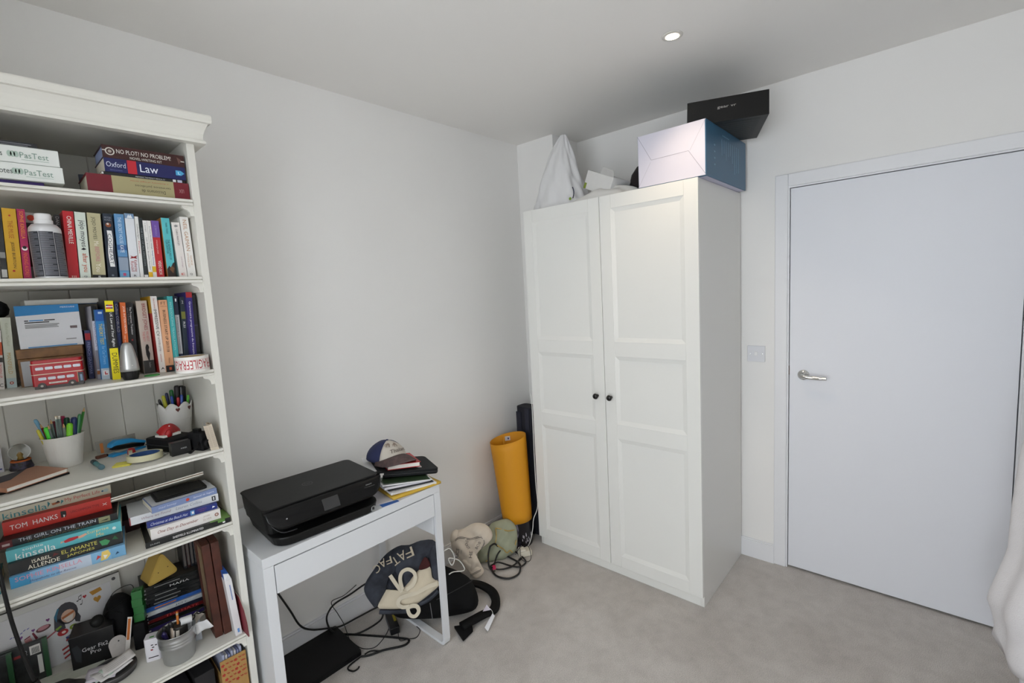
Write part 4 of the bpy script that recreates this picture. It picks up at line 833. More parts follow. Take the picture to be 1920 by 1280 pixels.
doodle('#7a2a3a', [(-.062, .128), (-.058, .13), (-.050, .108), (-.056, .106)]); doodle('#c88a8a', [(-.080, .115), (-.066, .120), (-.062, .102), (-.074, .094)]); doodle('#8a3a4a', [(-.079, .120), (-.066, .125), (-.066, .121), (-.080, .116)])
doodle('#a85a62', [(-.048, .090), (-.006, .112), (-.004, .108), (-.046, .086)]); doodle('#7fa03a', [(-.012, .112), (.002, .118), (.004, .113), (-.008, .106)], 1)
doodle('#b3242c', ell(.004, .094, .013, .010)); doodle('#e0c8c0', ell(.006, .094, .005, .004), 1); doodle('#8aa03a', ell(.030, .099, .010, .008)); doodle('#d3d3d6', ell(.030, .099, .004, .003), 1)
doodle('#b9b03a', [(-.125, .092), (-.092, .100), (-.092, .094), (-.124, .086)]); doodle('#c8a8a0', [(-.124, .086), (-.092, .094), (-.094, .070), (-.122, .066)])
doodle('#3a3f78', [(.008, .076), (.048, .088), (.048, .066), (.012, .056)]); doodle('#a83440', [(.008, .068), (.048, .080), (.048, .074), (.008, .062)], 1); doodle('#a83440', [(.024, .082), (.030, .084), (.033, .060), (.027, .058)], 1); doodle('#8a8ca8', [(.010, .076), (.014, .077), (.046, .068), (.044, .066)], 1)
doodle('#b9862c', [(.078, .186), (.106, .190), (.11, .178), (.085, .172)]); doodle('#b9862c', heart(.095, .155, .012))
for k, (a, b) in enumerate(((-.105, .138), (-.098, .1385), (-.091, .142), (-.083, .141), (-.076, .146), (-.068, .147))): doodle('#7a7ab0', ell(a, b, .0035, .0016, 10, .5))
for k in range(3): doodle('#a83a3a', [(-.004+k*.001, .044-k*.014), (.014-k*.001, .050-k*.014), (.014-k*.001, .044-k*.014), (-.004+k*.001, .038-k*.014)])
# game cases standing in front of the board
for k, (c, lab, dx, dy) in enumerate((('#1a2420', 'game case with a barcode facing out, leaning on the drawing board', 0, 0), ('#16181a', 'black game case left of the barcode case', -.075, -.012))):
    r = thing('game_case', lab, 'game case', (-2.795+dx, -.105+dy, ZF), (rad(-7), 0, rad(-6)))
    MB().box(-.067, .060, 0, .014, 0, .118).build('case', mat(c, .3), r, bevel=.0008)
    MB().box(-.066, .048, -.0006, -.0001, .004, .115).build('back_sheet', mat('#2c2e2e', .3, var=.4, scale=40, col2='#1a1c1c'), r)
    bx('green_edge', mat('#1f4a2a', .35), r, .049, .0602, -.0012, .0142, 0, .1182)
    if k == 0:
        bx('barcode_label', ink('#d8d6d2'), r, .022, .045, -.001, 0, .082, .108)
        mb = MB()
        for q in range(12): mb.box(.026+q*.0014, .026+q*.0014+.0007, -.0013, 0, .084, .102)
        mb.build('barcode', ink('#202020'), r)
        bx('red_label', ink('#8a2a2a'), r, -.012, .002, -.001, 0, .086, .094); text('12', .010, .014, ink('#9a9a9a'), r, FR(.012, -.0012, .094), 'lettering'); bx('white_strip', ink('#c8c8c4'), r, .036, .046, -.001, 0, .02, .075)
# black box with printed name
r = thing('watch_box', 'black carton with white lettering on the sixth shelf', 'box', (-2.640, -.165, ZF), (0, 0, rad(-14)))
MB().box(-.052, .054, 0, .085, 0, .108).build('box_body', mat('#0d0d0f', .4), r, bevel=.0015)
text('Gear Fit2', .062, .0125, ink('#d6d6d8'), r, FR(.006, -.0008, .058), 'lettering'); text('Pro', .025, .0115, ink('#d6d6d8'), r, FR(.006, -.0008, .043), 'lettering')
MB().add([(-.048, -.0007, .075), (-.034, -.0007, .08), (-.026, -.0007, .06), (-.03, -.0007, .02), (-.042, -.0007, .03)], [(0, 4, 3, 2, 1)]).build('watch_print', ink('#2c2f34'), r)
# soft black bag behind with a cord
r = thing('drawstring_bag', 'soft black bag with a cord behind the black carton', 'bag', (-2.560, -.105, ZF))
def blob(sx, sy, sz, amp=.12, k=1.7, ph=0.0):
    def fn(u, v):
        a = 2*pi*u; e = pi*(v-.5); q = 1+amp*(sin(3*a+ph)*cos(2*e)+.6*sin(5*a+2*e*k+ph))
        z_ = sin(e); return (sx*cos(e)**.7*cos(a)*q, sy*cos(e)**.7*sin(a)*q, sz*(z_*.5+.5))
    return fn
MB().grid(blob(.042, .045, .165, .08), 32, 16, cu=True).build('bag_body', BLKM, r, smooth=True)
mb = MB(); mb.tube([(.0, -.045, .12), (-.03, -.04, .15), (-.01, -.02, .185), (.035, -.02, .19), (.038, -.03, .16), (.01, -.04, .155), (-.045, -.045, .14)], .0012, 6, 5); mb.build('cord', BLK, r)
MB().lathe([(0, 0), (.016, .002), (.018, .008), (.014, .014), (0, .016)], 20, axes((-.06, -.045, .128), (1, 0, 0), (0, .3, 1), (0, -1, .3))).build('toggle', BLK, r, smooth=True)
r = thing('orange_card', 'white and orange card leaning in front of the black bag', 'card', (-2.568, -.205, ZF), (0, rad(10), rad(-30)))
MB().box(-.006, .006, 0, .0015, 0, .130).build('card', mat('#d8d4ce', .6), r); MB().box(-.004, .003, -.0006, 0, .055, .125).build('orange_print', ink('#b9682a'), r)
r = thing('black_case', 'small black case under the green toy bricks', 'case', (-2.527, -.20, ZF), (0, 0, rad(-20)))
MB().box(-.018, .014, -.005, .04, 0, .088).build('case_body', BLKM, r, bevel=.003)
# stack of film cases
GS = 'film and game cases stacked on the sixth shelf'
cs = [('#151516', None, None, 'black film case at the very bottom of the case stack'), ('#2c1f5a', None, None, 'purple film case near the bottom of the case stack'), ('#151516', None, None, 'black film case above the purple one'),
      ('#6a1518', 'THE HATE', '#d8484a', 'dark red film case with red capitals'), ('#141a30', None, None, 'navy film case between the red and white ones'), ('#c3c8cc', 'JOY', '#4a5a68', 'white film case with grey capitals'),
      ('#2f5fae', None, '#c8783a', 'blue film case with an orange picture'), ('#1c1f22', None, '#7a7a7a', 'black game case just above the blue case'), ('#191b1d', None, '#6a6a6a', 'black game case second above the blue case'),
      ('#17191b', None, '#6f6f6f', 'black game case third above the blue case'), ('#141516', 'MAFIA', '#dedede', 'black game case with bold white capitals'), ('#1a1c1c', None, '#6a6a6a', 'black game case on top of the case stack')]
z = ZF; rn = random.Random(5)
for k, (c, t_, tc_, lab) in enumerate(cs):
    h_ = .0144
    r = thing('film_case', lab, 'film case', (-2.425+rn.uniform(-.004, .004), -.168+rn.uniform(-.003, .003), z), (0, 0, rad(-7+rn.uniform(-2, 2))), GS)
    MB().box(-.086, .086, 0, .118, 0, h_-.0003).build('case', mat(c, .3), r, bevel=.0008)
    bx('spine_sheet', mat(c, .25, var=.25, scale=60), r, -.080, .082, -.0005, 0, .0015, h_-.0018)
    if t_: text(t_, .012*len(t_) if t_ != 'MAFIA' else .055, .0072, ink(tc_), r, FR(.02 if t_ in ('MAFIA', 'JOY', 'THE HATE') else -.03, -.001, h_/2), 'lettering')
    elif tc_: bx('spine_print', ink(tc_), r, -.05, .01+.006*(k % 3), -.001, 0, .0045, .0085)
    bx('spine_logo', ink('#b9bcc0' if k != 5 else '#3a3a3a'), r, -.079, -.073, -.0009, 0, .004, .009)
    z += h_
zs = z
mb = MB(); bx('cover_art', mat('#4a4238', .4, var=.5, scale=30, col2='#26221e'), r, -.07, .07, .01, .11, h_-.0003, h_)
# cheese-wedge box
r = thing('cheese_wedge_box', 'yellow plastic box shaped like a cheese wedge on the case stack', 'box', (-2.444, -.165, zs+.0012), (0, 0, rad(8)))
r.scale = (.95, .95, .95)
CH = mat('#b99a4a', .55, var=.05)
def rtri(s):
    P_ = [(-.050, .004), (.050, .016), (.004, .108)]; out = []
    for i in range(3):
        p0, p1, p2 = (Vector(P_[(i-1) % 3]), Vector(P_[i]), Vector(P_[(i+1) % 3]))
        c_ = Vector((0, .045)); a_ = p1+(p0-p1).normalized()*.02; b_ = p1+(p2-p1).normalized()*.02
        for q in range(6):
            t_ = q/5; v_ = a_*(1-t_)**2+p1*2*t_*(1-t_)+b_*t_**2; out.append(tuple(c_+(v_-c_)*s))
    return out
MB().prism(rtri(1.0), -.075, -.006, axes((0, 0, 0), (1, 0, 0), (0, 0, 1), (0, -1, 0))).build('box_body', CH, r)
MB().prism(rtri(1.03), -.006, 0, axes((0, 0, 0), (1, 0, 0), (0, 0, 1), (0, -1, 0))).build('lid', CH, r)
MB().prism(rtri(.86), 0, .0012, axes((0, 0, 0), (1, 0, 0), (0, 0, 1), (0, -1, 0))).build('lid_panel', mat('#c2a452', .55), r)
for hx, hz in ((-.012, .040), (.018, .048)): MB().lathe([(0, 0), (.0018, 0)], 12, FR(hx, -.0016, hz), cap=False).build('hole', ink('#2a2010'), r)
# green toy bricks
r = thing('toy_bricks', 'column of green toy bricks left of the film cases', 'toy bricks', (-2.524, -.195, ZF+.0885), (0, 0, rad(-20)))
GR = mat('#1f6a2c', .35, var=.05)
for k in range(4):
    b_ = MB().box(-.014+.002*(k % 2), .014+.002*(k % 2), 0, .03, k*.026, k*.026+.0255).build('brick', GR, r, bevel=.0008)
    for q in (-.007, .007): MB().lathe([(.004, k*.026+.0255), (.004, k*.026+.0285 if k == 3 else k*.026+.0259)], 10, Matrix.Translation((q, .008, 0))).build('stud', GR, b_)
# upright dark cases on the right of the stack
for k, (c, lab) in enumerate((('#1a1a1c', 'thin black disc case standing at the back, leftmost of four'), ('#3a2420', 'thin dark brown disc case standing at the back, second of four'), ('#20242a', 'thin slate disc case standing at the back, third of four'), ('#2a2c30', 'thin grey-black disc case standing at the back, rightmost of four'))):
    r = thing('disc_case', lab, 'disc case', (-2.372+k*.0115, -.135, zs+.0002), (0, 0, rad(-3)), 'disc cases standing on the case stack')
    MB().box(-.0052, .0052, 0, .10, 0, .146).build('case', mat(c, .3), r, bevel=.0008); bx('spine_sheet', mat('#6a6460', .4), r, -.003, .003, -.0006, 0, .01, .138)
# brown wooden frames
for k, (x, lab) in enumerate(((-2.3465, 'brown wooden picture frame standing edge-on, left one'), (-2.3215, 'brown wooden picture frame standing edge-on, right one'))):
    r = thing('picture_frame', lab, 'picture frame', (x, -.350-k*.004, ZF), (0, rad(-1.2), rad(-3)), 'wooden frames on the sixth shelf')
    FB = mat('#54281a', .5, col2='#431e12', scale=20)
    MB().box(-.0115, .0115, 0, .022, 0, .326).build('frame_stile', FB, r, bevel=.0015)
    MB().box(-.0115, .0115, .112, .128, 0, .326).build('frame_stile', FB, r, bevel=.0015)
    MB().box(-.0113, .0113, .022, .112, 0, .02).build('frame_rail', FB, r); MB().box(-.0113, .0113, .022, .112, .306, .326).build('frame_rail', FB, r)
    MB().box(-.006, .004, .022, .112, .02, .306).build('backing', mat('#8a7458', .8), r)
# white narrow carton and burgundy folder
r = thing('narrow_carton', 'narrow white carton with a blue end between frames and upright', 'box', (-2.3010, -.394, ZF+.0006), (0, rad(-3.5), rad(-3)))
MB().box(-.010, .010, 0, .12, 0, .200).build('box_body', mat('#dcdadc', .5), r, bevel=.0006)
MB().add([(-.010, 0, .2002), (.010, 0, .2002), (.004, -.002, .222), (-.010, .004, .226)], [(0, 1, 2, 3)]).build('open_flap', mat('#d8d8dc', .5), r, solid=.0008); MB().box(-.0085, .004, .006, .09, .2004, .224).build('blue_card', mat('#2a5ab0', .5), r)
bx('print_line', ink('#7a8ab8'), r, .000, .003, -.0006, 0, .128, .182); bx('print_line', ink('#5a8ac8'), r, -.002, .004, -.0006, 0, .009, .023)
r = thing('paper_folder', 'burgundy folder sticking out past the bookcase upright', 'folder', (-2.2875, -.200, ZF+.0008), (0, rad(-1.5), rad(1)))
pr = [(0, 0), (-.235, 0), (-.235, .05), (-.222, .09), (-.19, .125), (0, .15)]
for k, (c, x0, x1, s_) in enumerate((('#7a2430', -.0016, -.0004, 1.0), ('#cfc6b4', -.0002, .0014, .985), ('#d8d2cc', .0016, .0024, .995))):
    MB().prism([(a*s_, b*s_) for a, b in pr][::-1], x0, x1, axes((0, 0, 0), (0, 1, 0), (0, 0, 1), (1, 0, 0))).build(('cover', 'paper_sheets', 'back_cover')[k], mat(c, .6), r)
# zinc bucket and contents
r = thing('zinc_bucket', 'small ribbed zinc bucket holding pens and receipts on the sixth shelf', 'bucket', (-2.4575, -.348, ZF))
r.scale = (1.1, 1.1, 1.06)
ZN = mat('#b9bbbc', .28, .9, var=.12, scale=25)
prof = [(0, 0), (.0370, 0), (.0378, .002)]
for z_ in [.01*k for k in range(1, 9)]: prof.append((.0378+.0085*z_/.088, z_))
pr2 = []
for R_, z_ in prof:
    pr2.append((R_, z_))
pr2 = [(0, 0), (.037, 0), (.0385, .003), (.0425, .050), (.0447, .053), (.0430, .057), (.0432, .059), (.0453, .062), (.0436, .066), (.0438, .068), (.0458, .071), (.0442, .075), (.0455, .088), (.0470, .089), (.0470, .091), (.0448, .0905), (.0435, .086), (.0370, .004), (0, .004)]
MB().lathe(pr2, 48).build('bucket_body', ZN, r, smooth=True)
BX_, BY_ = -2.4575, -.352; G3 = 'things in the zinc bucket'
def bq(label, dx, dy, tx, ty, tz, r_, col, **k): return pen(label, BX_+dx, BY_+dy, ZF+.012, (BX_+tx, BY_+ty, tz), r_, col, group=G3, **k)
bq('orange pencil standing in the zinc bucket', .004, .01, .010, .020, .612, .0036, '#c8742a', kind='pencil', capc='#c8742a')
bq('dark purple pen at the left of the zinc bucket', -.014, -.006, -.034, -.004, .580, .0052, '#2a2350', kind='pen', tipc='clip')
bq('white-clipped black pen at the left of the zinc bucket', -.01, .004, -.030, .01, .590, .0045, '#1a1a1c', kind='pen')
bq('black marker in the middle of the zinc bucket', 0, .006, -.012, .014, .592, .0055, '#1c1c1e', kind='marker_pen')
r = thing('makeup_jar', 'dark round jar inside the zinc bucket', 'jar', (BX_+.010, BY_+.012, ZF+.005))
MB().lathe([(0, 0), (.021, 0), (.021, .092), (.019, .096), (0, .096)], 28).build('jar_body', mat('#2a2826', .5), r)
r = thing('paper_roll', 'small rolled paper tube in the zinc bucket', 'paper roll', (BX_-.008, BY_-.02, ZF+.03), (rad(-12), rad(8), 0))
MB().lathe([(.0042, 0), (.005, 0), (.005, .066), (.0042, .066), (.0042, 0)], 16, cap=False).build('tube', mat('#c9c2b8', .7), r); MB().box(-.016, -.012, -.002, .014, .01, .076).build('leaflet', mat('#b9a898', .8), r); MB().box(-.0115, -.0085, -.002, .012, .01, .068).build('leaflet', mat('#d8d0c6', .8), r)
def sheet(name, label, loc, rot, w, L, fn, m, cat='paper', solid=.0004, lines=0, nu=16, nv=6):
    o = thing(name, label, cat, loc, rot)
    g = lambda u, v: fn(u, v)
    MB().grid(g, nu, nv).build('sheet', m, o, smooth=True, solid=solid)
    return o
PW = mat('#d9d9da', .75, var=.02)
def curl(u, v):  # receipt curling over
    s = u*.10; y = .0; 
    a = min(1.0, max(0, (s-.055)/.03))*2.0
    if s < .055: x_, z_ = 0, s
    else:
        R_ = .012; t_ = (s-.055)/R_; x_, z_ = R_*(1-cos(t_)), .055+R_*sin(t_)
    return (v*.030-.015, -x_, z_)
o = sheet('receipt', 'curled white till receipt hanging over the zinc bucket', (BX_+.026, BY_+.018, ZF+.052), (0, rad(4), rad(-8)), .03, .1, curl, PW, 'receipt')
mb = MB()
for k in range(12): mb.box(-.011, .006+.006*((k*7) % 3)/2, -.0009, -.0004, .020+k*.0028, .0208+k*.0028)
mb.build('text_print', ink('#9a9ca0'), o)
o = sheet('receipt', 'folded receipt sticking out to the right of the zinc bucket', (BX_+.042, BY_-.004, ZF+.064), (rad(18), rad(62), rad(-22)), .03, .1, lambda u, v: (v*.034-.017, .006*sin(u*5), u*.062), PW, 'receipt')
o = sheet('receipt', 'beige printed slip at the right of the zinc bucket', (BX_+.032, BY_+.024, ZF+.060), (rad(6), rad(40), rad(-10)), .03, .1, lambda u, v: (v*.028-.014, .010*sin(u*3), u*.060), mat('#b9b2a6', .8), 'receipt')
o = sheet('card_sheet', 'blue-white paper standing behind the zinc bucket', (-2.405, -.312, ZF), (0, 0, rad(-8)), .03, .1, lambda u, v: (v*.036-.018, .004*sin(v*4), u*.085), mat('#c3c8d2', .7), 'paper')
r = thing('eyeglasses', 'black spectacles hooked over the right of the zinc bucket', 'glasses', (BX_+.055, BY_+.002, ZF+.112), (rad(12), rad(-24), rad(-8)))
for s_ in (-1, 1):
    mb = MB(); mb.tube([(s_*.017+.013*cos(a), .001, .009*sin(a)) for a in [2*pi*k/14 for k in range(14)]], .0018, 6, 2, closed=True); mb.build('rim', BLK, r, smooth=True)
mb = MB(); mb.tube([(-.030, 0, .004), (-.040, .012, -.02), (-.044, .016, -.05)], .0016, 6, 4); mb.build('temple_arm', BLK, r); mb = MB(); mb.tube([(-.004, .001, .002), (0, .0, .004), (.004, .001, .002)], .0015, 6, 3); mb.build('bridge', BLK, r)
# white plug box
r = thing('adaptor_box', 'small white box with black print left of the zinc bucket', 'box', (-2.5165, -.302, ZF), (0, 0, rad(-24)))
MB().prism(rrect(.040, .036, .006, 4, 0, .018), 0, .074).build('box_body', mat('#dcdae0', .45), r, bevel=.002)
for a, b, zz in ((-.002, .004, .052), (.008, .014, .050), (-.012, .014, .012), (.0, .006, .044)): bx('print_mark', ink('#3a3238'), r, a, b, -.0006, 0, zz, zz+.003)
bx('red_mark', ink('#8a2024'), r, -.004, .002, -.0006, 0, .036, .040); bx('green_mark', ink('#3f8a3a'), r, -.006, .006, .008, .014, .0741, .0745)
for q in range(5): bx('side_print', ink('#6a6a78'), r, .0203, .0206, .006, .028, .02+q*.009, .0212+q*.009)
# dark round tin with papers on it
r = thing('round_tin', 'flat dark grey round tin under a heap of papers', 'tin', (-2.612, -.266, ZF))
MB().lathe([(0, 0), (.056, 0), (.059, .003), (.059, .016), (.056, .018), (0, .018)], 44).build('tin_body', mat('#3c3b3c', .35, .4), r)
MB().lathe([(.050, .0182), (.059, .0182), (.0605, .016), (.0605, .010)], 44, cap=False).build('lid_rim', mat('#5a595a', .3, .6), r)
hp = [('#cfe0d4', 'pale green banknote-like slip on the round tin', -.004, .006, .0186, 12, .085, .048), ('#d8d2dc', 'lilac paper slip on the round tin', -.024, .004, .0200, -20, .075, .062), ('#bcd0c2', 'green printed slip in the paper heap', .012, .010, .0230, 34, .078, .042),
      ('#e0dedd', 'white receipt folded on top of the paper heap', .0, -.004, .0260, 18, .084, .058), ('#dcd8d6', 'second white receipt lying across the paper heap', .014, .002, .0330, 8, .080, .046)]
for k, (c, lab, dx, dy, dz, yw, w_, d_) in enumerate(hp):
    o = thing('paper_slip', lab, 'paper', (-2.612+dx, -.275+dy, ZF+dz), (rad(3*(k % 3)), rad(-2-3*(k > 2)), rad(yw)), 'papers heaped on the round tin')
    MB().grid(lambda u, v: ((u-.5)*w_, (v-.5)*d_, .004*sin(u*3+k)+.003*v+.002), 10, 5).build('sheet', mat(c, .75), o, smooth=True, solid=.0004)
    mb = MB()
    for q in range(4):
        def ln(u, v, q=q): return ((.14+u*.62-.5)*w_, (.2+q*.17+v*.03-.5)*d_, .004*sin((.14+u*.62)*3+k)+.003*(.2+q*.17)+.0027)
        mb.grid(ln, 8, 2)
    mb.build('text_print', ink('#a8a4a4'), o)
r = thing('loyalty_card', 'pale round-ended card propped behind the paper heap', 'card', (-2.578, -.212, ZF), (rad(-28), 0, rad(14)))
MB().prism(rrect(.046, .075, .022, 6, 0, .0375), 0, .001, axes((0, 0, 0), (1, 0, 0), (0, 0, 1), (0, -1, 0))).build('card', mat('#b9b4b0', .5, var=.15, scale=80), r); MB().lathe([(0, 0), (.0022, 0)], 12, FR(.004, -.0014, .058), cap=False).build('punch_hole', ink('#222'), r)
# dark scarf bundle, open white magazine
r = thing('magazine', 'thin white magazine lying at the back of the sixth shelf', 'magazine', (-2.685, -.150, ZF), (0, 0, rad(-10)))
MB().box(-.075, .07, -.045, .018, 0, .003).build('pages', PAGEW, r)
MB().box(-.075, .07, -.046, .018, .0031, .0036).build('cover', mat('#c9ccc0', .5, var=.2, scale=30), r)
r = thing('scarf', 'dark patterned scarf bundled at the front left of the sixth shelf', 'scarf', (-2.755, -.285, ZF))
MB().grid(blob(.075, .055, .055, .10, 2.3, .5), 40, 18, cu=True).build('fabric', mat('#3a3630', .9, col2='#1c1a1a', scale=45, bump=.4, bscale=300), r, smooth=True)
r = thing('hat', 'dark knitted hat with a yellow edge at the far left of the sixth shelf', 'hat', (-2.855, -.27, ZF))
MB().grid(blob(.050, .050, .085, .06, 1.3), 32, 14, cu=True).build('knit', mat('#1a1c28', .9, bump=.5, bscale=250), r, smooth=True); mb = MB(); mb.tube([(.052*cos(a), .052*sin(a), .03+.004*sin(3*a)) for a in [2*pi*k/16 for k in range(16)]], .003, 6, 2, closed=True); mb.build('edge_band', mat('#7a6a20', .8), r)
# ---- bottom shelf
ZG = SH['G']+.0003
r = thing('magazine_file', 'kraft paper magazine file with red floral print on the bottom shelf', 'magazine file', (-2.3275, -.396, ZG), (0, 0, rad(-2)))
KR = mat('#a8824a', .7, var=.08, scale=60)
MB().box(-.038, .038, 0, .003, 0, .352).box(-.038, -.035, .003, .24, 0, .30).box(.035, .038, .003, .24, 0, .30).box(-.035, .035, .003, .24, 0, .003).box(-.035, .035, .237, .24, .003, .30).build('file_body', KR, r)
rn = random.Random(11); FLR = ink('#a8342a')
for k in range(30):
    fx = -.031+.0125*(k % 6)+(.006 if (k//6) % 2 else 0); fz = .338-.017*(k//6)*1.0-rn.random()*.004; fx = min(.030, fx)
    if k % 3 == 0: doo = [(fx+.0048*cos(t)*(1+.25*cos(5*t)), fz+.0048*sin(t)*(1+.25*cos(5*t))) for t in [2*pi*q/20 for q in range(20)]]; MB().add([(a, -.0006, b) for a, b in doo], [tuple(range(20))]).build('flower_print', FLR, r)
    else:
        mb = MB()
        for an in (.5, 1.3, 2.1): mb.add([(fx, -.0006, fz), (fx+.004*cos(an)+.0012*sin(an), -.0006, fz+.004*sin(an)-.0012*cos(an)), (fx+.008*cos(an), -.0006, fz+.008*sin(an)), (fx+.004*cos(an)-.0012*sin(an), -.0006, fz+.004*sin(an)+.0012*cos(an))], [(0, 1, 2, 3)])
        mb.build('leaf_print', FLR, r)
for k in range(7):
    o = thing('magazine', 'thin magazine in the floral magazine file, number %s from its left edge' % ('one', 'two', 'three', 'four', 'five', 'six', 'seven')[k], 'magazine', (-2.352+k*.0085, -.385, ZG+.0035), (0, 0, 0), 'magazines in the floral file')
    MB().box(-.003, .003, 0, .21, 0, .362-.004*(k % 3)).build('pages', mat(('#aab0c8', '#c8c8cc', '#8a92b8')[k % 3], .6), o)
for k, (x, w_, c, hh, lab) in enumerate(((-2.405, .055, '#1c1b1e', .33, 'black box file next to the floral magazine file'), (-2.475, .07, '#232127', .31, 'charcoal lever-arch folder on the bottom shelf'), (-2.555, .075, '#17161a', .33, 'black lever-arch folder further left on the bottom shelf'), (-2.64, .07, '#2a2226', .30, 'dark brown folder at the left of the bottom shelf'))):
    r = thing('box_file', lab, 'folder', (x, -.37, ZG), (0, 0, 0)); MB().box(-w_/2, w_/2, 0, .28, 0, hh).build('file_body', mat(c, .55), r, bevel=.001)
    MB().lathe([(.007, 0), (.010, 0), (.010, .001), (.007, .001), (.007, 0)], 18, FR(0, -.0002, .08), cap=False).build('finger_ring', CHROME, r); bx('spine_label', mat('#4a4a50', .6), r, -w_*.3, w_*.3, -.0006, 0, .15, .24)
# ================================================================== things on the desk
ZT = .7503
PB = mat('#0d0d0d', .45, var=.12, bump=.05, bscale=900, spec=.28); PB2 = mat('#080809', .25, var=.1, spec=.3)
pr_ = thing('printer', 'black inkjet printer with a small screen on the white desk', 'printer', (-1.988, -.345, ZT), (0, 0, rad(-3.0)))
def loft(secs, n=6):
    mb = MB(); k = None
    for (z_, w, yf, yb, r_) in secs:
        p = rrect(w, yb-yf, r_, n, 0, (yf+yb)/2); k = len(p); mb.v += [(x, y, z_) for x, y in p]
    for s in range(len(secs)-1):
        for i in range(k): mb.f.append((s*k+i, s*k+(i+1) % k, (s+1)*k+(i+1) % k, (s+1)*k+i))
    mb.f += [tuple(range(k-1, -1, -1)), tuple((len(secs)-1)*k+i for i in range(k))]
    return mb
loft([(0, .360, -.150, .150, .050), (.004, .378, -.160, .158, .055), (.030, .392, -.166, .160, .060), (.034, .392, -.164, .160, .060)]).build('base_tray', PB, pr_, smooth=False)
loft([(.034, .392, -.100, .160, .02), (.060, .400, -.100, .157, .02), (.062, .404, -.112, .155, .02), (.124, .420, -.112, .140, .02)]).build('housing', PB, pr_)
loft([(.1245, .424, -.124, .142, .022), (.129, .428, -.126, .144, .024), (.131, .422, -.122, .140, .022)]).build('scanner_lid', mat('#121212', .5, var=.15, bump=.06, bscale=900, spec=.3), pr_)
# control panel: curved plate from the lid edge down to a rounded lower edge
def cpan(u, v):
    x = (u-.5)*.424; e = min(1, (abs(u-.5)*2)); drop = (.060 if e < .72 else .060*math.sqrt(max(0, 1-((e-.72)/.28)**2)))
    z_ = .1235-max(.004, drop)*v; y = -.127-.030*sin(v*pi/2)*max(.15, math.sqrt(max(0, 1-max(0, (e-.6)/.4)**2.5)))
    return (x, y, z_)
MB().grid(cpan, 49, 9).build('control_panel', PB2, pr_, smooth=True, solid=.004, off=-1)
def pany(z_): return -.1275-.030*sin((.1235-z_)/.060*pi/2)
MB().grid(lambda u, v: (-.026+.060*u, pany(.076+.036*v)-.0052, .076+.036*v), 4, 6).build('touch_screen', mat('#333334', .25), pr_, smooth=True)
MB().lathe([(0, 0), (.0032, 0), (.0028, .001), (0, .001)], 16, FR(-.150, -.1522, .093)).build('power_button', mat('#8a8a8c', .3), pr_)
text('ENVY', .024, .0045, ink('#b0b0b0'), pr_, FR(.158, -.1440, .1085), 'lettering'); text('all in one series', .044, .0028, ink('#777777'), pr_, FR(.158, -.1482, .1015), 'lettering')
MB().lathe([(.0165, 0), (.019, 0), (.019, .0003), (.0165, .0003), (.0165, 0)], 32, Matrix.Translation((-.015, .005, .1311)), cap=False).build('logo_ring', ink('#4c4c4c'), pr_)
text('hp', .020, .020, ink('#4c4c4c'), pr_, axes((-.015, .005, .1315), (1, 0, 0), (0, 1, 0), (0, 0, 1)), 'lettering', shear=.3)
for (a, b, c, d) in ((.150, .166, .004, .0055), (.150, .166, .0185, .020), (.150, .1515, .004, .020), (.1645, .166, .004, .020)): bx('sticker_line', ink('#9a9a9a'), pr_, a, b, -.1665, -.158, c+.006, d+.006)
MB().tube([(-.20, -.112, .116), (-.200, -.128, .100), (-.192, -.140, .075), (-.165, -.149, .050), (-.12, -.152, .046)], .0022, 6, 5).build('trim_line', mat('#3a3a3c', .2, .3), pr_, smooth=True)
# paper pile
r = thing('blue_card', 'blue card lying on the desk beside the printer', 'card', (-1.765, -.470, ZT), (0, 0, rad(-8)))
MB().box(-.022, .05, -.038, .05, 0, .0008).build('card', mat('#1f5aa8', .5), r)
r = thing('envelope', 'white envelope under the papers next to the printer', 'envelope', (-1.71, -.40, ZT+.0011), (0, 0, rad(-16)))
MB().box(-.075, .08, -.095, .10, 0, .0012).build('paper', mat('#d4d2d8', .6), r)
r = thing('yellow_envelope', 'mustard yellow envelope at the bottom of the paper pile', 'envelope', (-1.610, -.410, ZT+.0026), (0, 0, rad(-7)))
MB().grid(lambda u, v: ((u-.5)*.225, (v-.5)*.20, .006+.003*sin(u*4)*sin(v*3)), 14, 10).build('envelope', mat('#c9a53a', .6), r, smooth=True, solid=.010, off=0)
ps = [('ring_binder_pad', 'wire-bound white pad just above the yellow envelope', -1.616, -.408, .0155, -11, .205, .19, .009, '#dcdcdd', 3.0), ('black_folder', 'thin black folder between white pads in the pile', -1.616, -.400, .0262, -14, .200, .18, .003, '#26282a', 4.0),
      ('paper_stack', 'stack of loose white papers in the desk pile', -1.628, -.388, .0305, -12, .205, .18, .009, '#d6d5da', 5.5), ('clear_folder', 'white plastic folder near the top of the desk pile', -1.622, -.392, .0415, -17, .215, .18, .005, '#dfe0e2', 7.0), ('green_folder', 'dark green folder under the laptop sleeve', -1.622, -.394, .0482, -18, .200, .17, .003, '#22381f', 8.5)]
